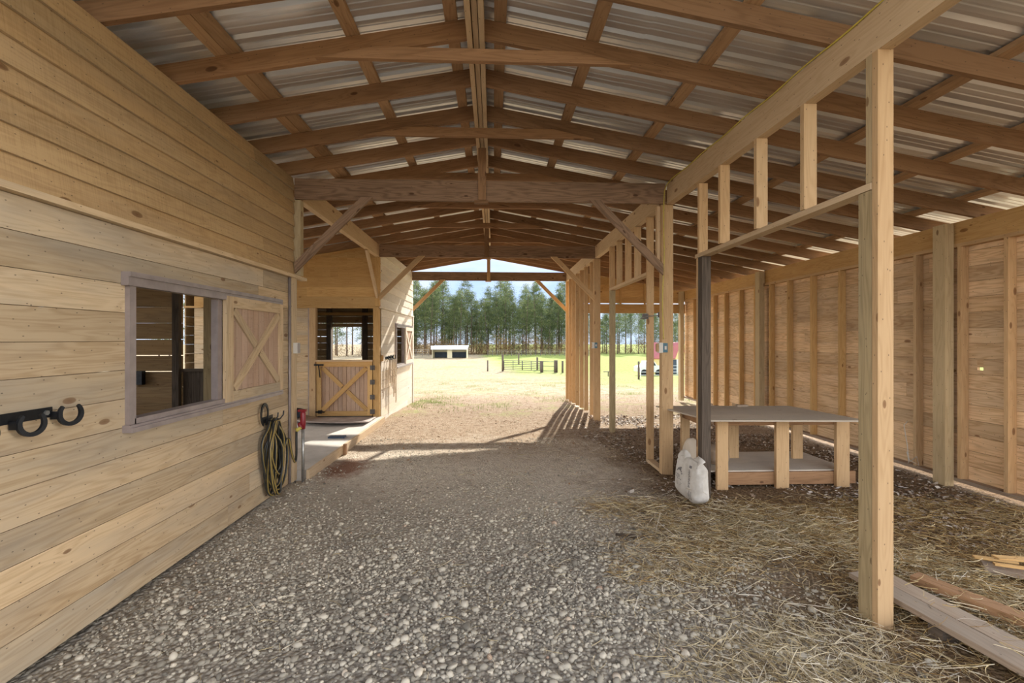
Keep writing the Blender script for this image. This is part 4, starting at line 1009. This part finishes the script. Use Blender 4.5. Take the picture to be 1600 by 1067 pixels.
P_ = [blades(q, np.exp(rng.normal(math.log(l), .45, len(q))), rng.uniform(.0018, .0042, len(q)), fl, .3, .25, slump=s) for q, l, s in ((a, .11, .016), (b, .07, .006), (b2, .06, .012))]
V, F, r_ = cat3(P_); tag(raw_mesh('straw_litter', V, F, r_, M['straw']), 'pale loose straw strewn around the tall post and bench', 'straw', kind='stuff')
a = region(30000, 1.9, 5.0, 1.4, 4.7, lambda x_, y_: np.clip((x_-1.9)/.6, 0, 1)*np.clip((4.5-y_)/.5, 0, 1)*(.45+.5*clump(x_, y_)))
b = region(6000, .8, 2.0, 2.9, 4.4, lambda x_, y_: clump(x_, y_)*.6)
P_ = [blades(q, np.exp(rng.normal(math.log(.10), .45, len(q))), rng.uniform(.002, .004, len(q)), fl, .35, .3, slump=.022) for q in (a, b)]
V, F, r_ = cat3(P_); tag(raw_mesh('damp_hay', V, F, r_, M['darkstraw']), 'brown trampled hay spread between the tall post and shed wall', 'hay', kind='stuff')
# dead leaves: little bent quads
def leaves(xy, L, zf):
    n = len(xy); base = np.array([[-.5, 0, 0], [0, -.28, 0], [.5, 0, 0], [0, .28, 0], [0, 0, 0]]) ; base[[0, 2], 2] = .16; base[[1, 3], 2] = .12
    F = np.array([[0, 1, 4], [1, 2, 4], [2, 3, 4], [3, 0, 4]]); R_ = rotm(n)
    # keep them mostly flat
    an = rng.uniform(0, 2*math.pi, n); c_, s_ = np.cos(an), np.sin(an); T = np.zeros((n, 3, 3)); T[:, 0, 0] = c_; T[:, 0, 1] = -s_; T[:, 1, 0] = s_; T[:, 1, 1] = c_; T[:, 2, 2] = 1
    K = np.eye(3)[None]+rng.normal(0, .28, (n, 3, 3)); V = np.einsum('nij,njk,vk->nvi', T, K, base)*L[:, None, None]*rng.uniform(.6, 1.2, (n, 1, 1))
    z = zf(xy[:, 0], xy[:, 1]); mn = V[:, :, 2].min(1); V += np.stack([xy[:, 0], xy[:, 1], z-mn*.8+.003], -1)[:, None, :]
    return V.reshape(-1, 3), (F[None]+np.arange(n)[:, None, None]*5).reshape(-1, 3), np.repeat(rng.random(n), 4)
a = region(30000, 1.3, 5.0, 4.0, 9.5, lambda x_, y_: np.clip((y_-4.1)/.8, 0, 1)*np.clip((x_-1.3)/.9, .05, 1)*.9*clump(x_, y_))
b = region(2500, 3.3, 5.0, 3.2, 4.6, lambda x_, y_: .8+0*x_)
V, F, r_ = cat3([leaves(q, rng.uniform(.022, .055, len(q)), fl) for q in (a, b)])
tag(raw_mesh('dead_leaves', V, F, r_, M['leaf']), 'curled dead leaves drifted around the bench and shed wall', 'leaves', kind='stuff')
a = region(9000, -2.1, 5.0, 4.6, 14, lambda x_, y_: np.clip((y_-4.4)/4, 0, 1)*np.where(x_ > 2.2, .3, .8)*clump(x_, y_)*np.where((x_ < -2.0), 0, 1))
V, F, r_ = leaves(a, rng.uniform(.015, .042, len(a)), fl)
tag(raw_mesh('fallen_leaves', V, F, r_, M['yleaf']), 'small brown leaves scattered over the sunlit yard dirt', 'leaves', kind='stuff')
allz = lambda x_, y_: np.where(y_ < 14.2, fl(x_, y_), fld(x_, y_))
def tuft(n, x0, x1, y0, y1, dens, bias, h=(.03, .09)):
    q = region(n, x0, x1, y0, y1, dens); V, F, r_ = blades(q, rng.uniform(*h, len(q)), rng.uniform(.004, .010, len(q)), allz, upright=True, segs=2)
    return V, F, np.clip(r_*.5+bias, 0, 1)
gz1 = lambda x_, y_: np.clip(wob(x_*.9, y_*.6)*1.6-.2, 0, 1)
P_ = [tuft(30000, -3, 6, 9.6, 26, lambda x_, y_: gz1(x_, y_)*np.where((x_ < -2.05) & (y_ < 12.9), 0, 1)*np.where((x_ > 1.9)*(x_ < 5.2)*(y_ < 12), .15, 1), .45),
      tuft(9000, -2.12, -.6, 10.6, 13.6, lambda x_, y_: np.exp(-((x_+1.8)**2/.35+(y_-12.1)**2/.9))*clump(x_*2, y_*2), .42, (.02, .05)),
      tuft(30000, -6, 9, 12, 34, lambda x_, y_: np.where((x_ < -2.05) & (y_ < 12.9), 0, .8), .0, (.02, .07)), tuft(20000, -14, 22, 26, 60, lambda x_, y_: np.where((x_ > 9) & (y_ > 34), 0, .8), .05, (.05, .14))]
V, F, r_ = cat3(P_); tag(raw_mesh('grass', V, F, r_, M['grass']), 'short green and tan grass growing in the yard and pasture', 'grass', kind='stuff')

# ------------------------------------------------------------------ field things
def fz(y): return gz(0, y)-.05
def post(x, y, h, w_=.12, label='', group=None, lean=0, mat='darkwood', name='fence_post'):
    m = MB(); m.tube([(x, y, fz(y)-.1), (x+lean, y, fz(y)+h)], w_/2, 8); return tag(m.build(name, M[mat], smooth=True), label, 'post', group)
def XP(px, y): 
    r = (px-800)/711; a = math.atan(29/711); return y*(r*math.cos(a)+math.sin(a))/(math.cos(a)-r*math.sin(a))
GP = 'wooden posts around the field gates'
gp = [(762, 52, 1.25, .16, 'thin lone post at the left end of the field gates'), (785.5, 52, 1.9, .24, 'tall post where the long field gate begins'), (846.5, 50, 1.25, .36, 'thick post between the long and short field gates'), (868.5, 49.5, 1.35, .42, 'thickest post at the right end of the short gate'), (879, 49, 1.3, .22, 'last thin post right of the short gate'), (810.5, 66, 1.7, .2, 'post in the green pasture behind the long gate'), (839.5, 54, 1.5, .22, 'post just behind the gate gap')]
for px, y, h, w_, lb in gp: post(XP(px, y), y, h, w_, lb, GP)
def gate(px0, px1, y0, y1, nb, label, h=1.2, mid=1):
    t = empty('pipe_gate', (XP((px0+px1)/2, (y0+y1)/2), (y0+y1)/2, fz(y0))); A = Vector((XP(px0, y0), y0, 0)); B = Vector((XP(px1, y1), y1, 0)); kids = []
    z_ = fz((y0+y1)/2)
    for i in range(nb):
        m = MB(); zz = z_+.18+(h-.18)*i/(nb-1); m.tube([A+Vector((0, 0, zz)), B+Vector((0, 0, zz))], .03, 6); kids.append(m.build('rail', M['hinge'], smooth=True))
    for i in range(mid+2):
        f = i/(mid+1); c_ = A.lerp(B, f); m = MB(); m.tube([c_+Vector((0, 0, z_+.15)), c_+Vector((0, 0, z_+h+.03))], .04, 6); kids.append(m.build('upright', M['hinge'], smooth=True))
    adopt(t, kids); return tag(t, label, 'gate', 'pipe gates in the field')
gate(787.5, 816, 52, 51.3, 6, 'dark pipe gate panel right of the tallest field post'); gate(816.5, 844, 51.3, 50.3, 6, 'dark pipe gate panel meeting the thick field post', mid=1); gate(848.5, 866, 50, 49.6, 3, 'short wire gate between the two thickest field posts', mid=0)
# far wire fence
t = empty('wire_fence', (6, 100, fz(100))); kids = []
for i in range(22):
    x_ = XP(762+i*7.5, 100); m = MB(); m.tube([(x_, 100, fz(100)-.1), (x_, 100, fz(100)+1.35)], .05, 5); kids.append(m.build('fence_post', M['hinge']))
for zz in (.3, .6, .9, 1.25):
    m = MB(); m.tube([(XP(762, 100), 100, fz(100)+zz), (XP(925, 100), 100, fz(100)+zz)], .018, 4); kids.append(m.build('wire', M['steel']))
adopt(t, kids); tag(t, 'low wire fence along the far edge of the green pasture', 'fence')
t = empty('wire_fence', (-17, 98, fz(98))); kids = []
for i in range(6):
    x_ = XP(620+i*10, 98); m = MB(); m.tube([(x_, 98, fz(98)-.1), (x_, 98, fz(98)+1.5)], .06, 5); kids.append(m.build('fence_post', M['hinge']))
for zz in (.5, 1.0, 1.4):
    m = MB(); m.tube([(XP(620, 98), 98, fz(98)+zz), (XP(670, 98), 98, fz(98)+zz)], .02, 4); kids.append(m.build('wire', M['steel']))
adopt(t, kids); tag(t, 'faint fence left of the white-roofed field shelter', 'fence')
# run-in shelter
ys_ = 88; x0, x1 = XP(675, ys_), XP(729.5, ys_); zb = fz(ys_); t = empty('field_shelter', ((x0+x1)/2, ys_, zb)); kids = []
m = MB(); hh = 1.9
m.box(x0, x1, ys_+3.4, ys_+3.5, zb, zb+hh, axis=0); m.box(x0, x0+.1, ys_, ys_+3.4, zb, zb+hh, axis=1); m.box(x1-.1, x1, ys_, ys_+3.4, zb, zb+hh, axis=1)
kids.append(m.build('wall', M['shelterwall']))
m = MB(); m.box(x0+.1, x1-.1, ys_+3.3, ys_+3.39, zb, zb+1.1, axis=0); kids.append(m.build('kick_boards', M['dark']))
m = MB(); xm = (x0+x1)/2+.05; m.box(xm-.48, xm+.45, ys_, ys_+.1, zb, zb+hh, axis=2); kids.append(m.build('center_panel', M['shelterwall']))
m = MB(); m.bar((x0-.1, ys_+1.4, zb+2.1), (x1+.2, ys_+1.4, zb+2.1), 4.6, .08, up=(0, -.13, 1)); kids.append(m.build('roof', M['wroof']))
m = MB(); m.box(x0-.1, x1+.2, ys_-.95, ys_-.9, zb+1.68, zb+2.42, axis=0)
kids.append(m.build('fascia', M['wroof'])); kids[-1].location.z = 0
adopt(t, kids); tag(t, 'small white-roofed two-bay shelter in the tan field', 'shelter')
# little red-roofed barn
yb_ = 46; bx0, bx1 = XP(1021, yb_), XP(1076, yb_); zb = fz(yb_); t = empty('red_roofed_barn', ((bx0+bx1)/2, yb_, zb)); kids = []
gx = XP(1063, yb_); dpt = 5.0; eh = 1.7; ph = 3.2; m = MB()
gw0 = XP(1056, yb_); gm_ = XP(1066.5, yb_)
m.box(bx0, gw0, yb_, yb_+.1, zb, zb+eh, axis=0); kids.append(m.build('long_wall', M['yellowwall']))
m = MB(); m.box(gw0+.25, gw0+.5, yb_-.06, yb_-.0, zb, zb+1.5, axis=2); m.box(gw0-.4, gw0+.05, yb_-.06, yb_-.0, zb, zb+1.5, axis=2); kids.append(m.build('door', M['dark']))
m = MB(); m.box(gw0+.05, gw0+.25, yb_-.06, yb_, zb, zb+1.5, axis=2); kids.append(m.build('door', M['silver']))
m = MB(); q0 = (gw0, yb_, zb); q1 = (bx1, yb_+.6, zb)
m.face([q0, q1, (bx1, yb_+.6, zb+eh), ((gw0+bx1)/2, yb_+.3, zb+ph), (gw0, yb_, zb+eh)], [(0, 0)]*5, .5)
m.face([(gw0, yb_+4, zb), (gw0, yb_+4, zb+eh), (bx1, yb_+4.6, zb+eh), (bx1, yb_+4.6, zb)], [(0, 0)]*4, .5)
kids.append(m.build('gable_wall', M['yellowwall']))
m = MB(); rx = (gw0+bx1)/2
m.face([(bx0-.2, yb_-.2, zb+eh-.1), (gw0-.15, yb_-.2, zb+eh-.1), (rx-.05, yb_+.2, zb+ph+.05), (bx0+.3, yb_+2.2, zb+ph+.05)], [(0, 0)]*4, .5)
m.face([(rx-.05, yb_+.2, zb+ph+.05), (bx1+.15, yb_+.5, zb+eh-.1), (bx1+.15, yb_+4.5, zb+eh-.1), (rx, yb_+4, zb+ph+.05)], [(0, 0)]*4, .5)
o = m.build('roof', M['rroof']); sd_ = o.modifiers.new('s', 'SOLIDIFY'); sd_.thickness = .06; kids.append(o)
adopt(t, kids); tag(t, 'small yellow barn with a red roof seen past the shed opening', 'barn')
# parked vehicle
yv = 41; vx0, vx1 = XP(999, yv), XP(1037, yv); zb = fz(yv); t = empty('parked_car', ((vx0+vx1)/2, yv, zb)); kids = []
L_ = vx1-vx0; m = MB(); prof = [(0, .35), (0, .75), (.08, .85), (.25, .9), (.34, 1.3), (.62, 1.32), (.75, .92), (1, .85), (1, .35)]
fr = [(vx0+a*L_, yv, zb+h) for a, h in prof]; bk = [(x_, yv+1.7, z_) for x_, _, z_ in fr]
m.face(fr, [(0, 0)]*9, .5); m.face(bk[::-1], [(0, 0)]*9, .5)
for i in range(9): j = (i+1) % 9; m.face([fr[j], fr[i], bk[i], bk[j]], [(0, 0)]*4, .5)
kids.append(m.build('car_body', M['silver'])); m = MB()
m.face([(vx0+a*L_, yv-.01, zb+h) for a, h in ((.29, .93), (.36, 1.25), (.47, 1.26), (.47, .93))], [(0, 0)]*4, .5); m.face([(vx0+a*L_, yv-.01, zb+h) for a, h in ((.49, .93), (.49, 1.26), (.60, 1.26), (.69, .95))], [(0, 0)]*4, .5); kids.append(m.build('window', M['glass']))
for a in (.2, .8): m = MB(); m.tube([(vx0+a*L_, yv-.03, zb+.3), (vx0+a*L_, yv+.2, zb+.3)], .3, 14); kids.append(m.build('wheel', M['black']))
adopt(t, kids); tag(t, 'silver car parked beyond the pale pipe fence', 'car')
# pale pipe fence in front of it
yp = 36; t = empty('pipe_fence', (XP(1030, yp), yp, fz(yp))); kids = []
for zz in (.2, .45, .7, .95):
    m = MB(); m.tube([(XP(999, yp), yp, fz(yp)+zz), (XP(1077, yp), yp, fz(yp)+zz)], .025, 5); kids.append(m.build('rail', M['silver']))
for i in range(6): x_ = XP(1001+i*15, yp); m = MB(); m.tube([(x_, yp, fz(yp)), (x_, yp, fz(yp)+1.05)], .03, 5); kids.append(m.build('upright', M['silver']))
adopt(t, kids); tag(t, 'pale pipe fence in front of the parked car', 'fence')
post(XP(998, 31), 31, 1.25, .14, 'dark post with a brace at the end of the pale pipe fence', None)
t = empty('field_bench', (XP(948, 40), 40, fz(40))); m = MB(); x_ = XP(943.5, 40); m.box(x_, x_+.5, 40, 40.2, fz(40)+.38, fz(40)+.44, axis=0); a = m.build('bench_top', M['darkwood']); m = MB(); m.box(x_+.38, x_+.45, 40.05, 40.15, fz(40), fz(40)+.38, axis=2); b = m.build('leg', M['darkwood']); adopt(t, [a, b]); tag(t, 'tiny dark stand in the green pasture beyond the bare studs', 'stand')

# ------------------------------------------------------------------ trees
def pine(seed, H_, crown0, spread, ncl, kind='needle'):
    rs_ = np.random.default_rng(seed)
    m = MB(); bend = rs_.normal(0, .3, 2)
    P = [(bend[0]*(z/H_)**2, bend[1]*(z/H_)**2, z) for z in np.linspace(0, H_*.97, 7)]
    m.tube(P, [.20*(1-.8*i/6) for i in range(7)], 6)
    for _ in range(16):
        z = rs_.uniform(crown0*.75, .95)*H_; an = rs_.uniform(0, 6.28); l = spread*rs_.uniform(.3, .9)*(1.15-z/H_)*1.6
        m.tube([(bend[0]*(z/H_)**2, bend[1]*(z/H_)**2, z), (math.cos(an)*l, math.sin(an)*l, z+l*.3)], [.05, .015], 4)
    # crown: many small tufts of triangles
    zc = H_*(crown0+(1-crown0)*rs_.beta(1.5, 1.25, ncl)); fr = (zc/H_-crown0)/(1-crown0)
    rad = spread*np.clip(1.05-fr**2.8, .15, 1)*(.45+.55*np.minimum(fr*4, 1)); an = rs_.uniform(0, 6.28, ncl); rr_ = rad*rs_.uniform(.15, 1, ncl)**.7
    cx, cy = np.cos(an)*rr_, np.sin(an)*rr_; nt_ = 34
    sig = rs_.uniform(.25, .6, ncl)
    c_ = np.stack([cx, cy, zc], -1); off = rs_.normal(0, 1, (ncl, nt_, 3))*sig[:, None, None]*np.array([1, 1, .55])
    base = (c_[:, None]+off).reshape(-1, 3); n = len(base); a_ = rs_.normal(0, 1, (n, 3)); a_ /= np.linalg.norm(a_, axis=1)[:, None]; b_ = rs_.normal(0, 1, (n, 3)); b_ -= a_*(a_*b_).sum(1)[:, None]; b_ /= np.linalg.norm(b_, axis=1)[:, None]
    s = rs_.uniform(.10, .22, n)[:, None]; V = np.stack([base-b_*s*.35, base+b_*s*.35, base+a_*s*1.3], 1).reshape(-1, 3); F = np.arange(n*3).reshape(-1, 3)
    rnd_ = np.repeat(rs_.random(ncl), nt_)*.7+rs_.random(n)*.3
    root = empty('pine_tree'); tr = m.build('trunk', M['trunk'], smooth=True); cr = raw_mesh('crown', V, F, rnd_, M[kind]); tr.parent = root; cr.parent = root
    return root
def copy_tree(o):
    c = o.copy(); COL.objects.link(c)
    for ch in o.children: d = ch.copy(); COL.objects.link(d); d.parent = c
    return c
protos = [pine(1, 18, .36, 2.8, 150), pine(2, 17, .42, 2.5, 130), pine(3, 19, .30, 3.1, 180), pine(4, 15, .18, 2.8, 170), pine(5, 17.5, .50, 2.3, 100), pine(6, 11, .06, 2.4, 150)]
used = set()
tl = random.Random(11)
TLB = ['tall full-crowned pine in the tree line across the field', 'tall pine with a thin high crown in the tree line across the field', 'tall broad pine in the tree line across the field', 'mid-height bushy pine in the tree line across the field', 'long bare-trunked pine in the tree line across the field', 'short dense young pine at the edge of the tree line']
def put_tree(i, x_, y_, s, g='pines of the tree line across the field'):
    if i in used: o = copy_tree(protos[i])
    else: o = protos[i]; used.add(i)
    o.location = (x_, y_, fz(y_)-.1); o.rotation_euler = (0, 0, tl.uniform(0, 6.28)); o.scale = (s, s, s*tl.uniform(.92, 1.1)); tag(o, TLB[i], 'tree', g)
for row, (y0, st, sc) in enumerate(((111, 2.3, .88), (115, 2.3, .94), (120, 2.4, .98), (126, 2.6, 1.02), (133, 3.2, 1.06))):
    x_ = XP(640, y0)-1
    while x_ < XP(895, y0)+1:
        k_ = tl.choice([0, 1, 2, 2, 3, 3, 0, 5] if row else [0, 2, 3, 5, 5, 3, 2, 5])
        px = 771+711*x_/y0; hf = 1.0
        if px > 725 and px < 890: hf = .93+.07*math.sin(px*.13)
        put_tree(k_, x_+tl.uniform(-.8, .8), y0+tl.uniform(-2, 2), sc*hf*tl.uniform(.88, 1.06)); x_ += st*tl.uniform(.75, 1.25)
# right of the studs, hazier and more distant; and those seen through the stall windows
for (p0, p1, y0, st, sc) in ((897, 1150, 114, 2.6, .66), (897, 1150, 120, 2.6, .72), (897, 1150, 130, 2.8, .80), (505, 580, 100, 3., .95), (505, 580, 108, 3.2, 1), (240, 325, 80, 3.2, .9)):
    x_ = XP(p0, y0)
    while x_ < XP(p1, y0): put_tree(tl.choice([0, 1, 3, 3]), x_, y0+tl.uniform(-2, 2), sc*tl.uniform(.8, 1.1)); x_ += st*tl.uniform(.7, 1.3)
# brush at the foot of the trees
def bush(seed):
    rs_ = np.random.default_rng(seed); n = 900; b_ = rs_.normal(0, 1, (n, 3))*np.array([1.3, .9, .8])+np.array([0, 0, 1.3]); b_[:, 2] = np.abs(b_[:, 2])
    a_ = rs_.normal(0, 1, (n, 3)); a_ /= np.linalg.norm(a_, axis=1)[:, None]; c_ = rs_.normal(0, 1, (n, 3)); c_ /= np.linalg.norm(c_, axis=1)[:, None]; s = rs_.uniform(.08, .2, n)[:, None]
    V = np.stack([b_-c_*s*.5, b_+c_*s*.5, b_+a_*s], 1).reshape(-1, 3); return raw_mesh('brush_shrub', V, np.arange(n*3).reshape(-1, 3), rs_.random(n)*.4+rs_.random()*.5, M['brush'])
bp_ = [bush(i) for i in range(4)]; ub = set()
for (p0, p1, y0, st) in ((645, 892, 108, 2.6), (645, 892, 113, 2.4), (645, 892, 122, 2.6), (900, 1120, 114, 3.4), (900, 1120, 120, 3.6), (515, 572, 97, 3.2)):
    x_ = XP(p0, y0)
    while x_ < XP(p1, y0):
        i = tl.randrange(4); o = bp_[i] if i not in ub else bp_[i].copy()
        if i in ub: COL.objects.link(o)
        ub.add(i); s = tl.uniform(.6, 1.3); o.location = (x_, y0+tl.uniform(-1, 1), fz(y0)); o.scale = (s, s, s*tl.uniform(.7, 1.5)); o.rotation_euler = (0, 0, tl.uniform(0, 6)); tag(o, 'brown and green brush at the foot of the distant pines', 'shrub', 'brush under the tree line'); x_ += st*tl.uniform(.7, 1.3)
for i, b_ in enumerate(bp_):
    if i not in ub: bpy.data.objects.remove(b_)
for i, p_ in enumerate(protos):
    if i not in used:
        for c_ in list(p_.children): bpy.data.objects.remove(c_)
        bpy.data.objects.remove(p_)
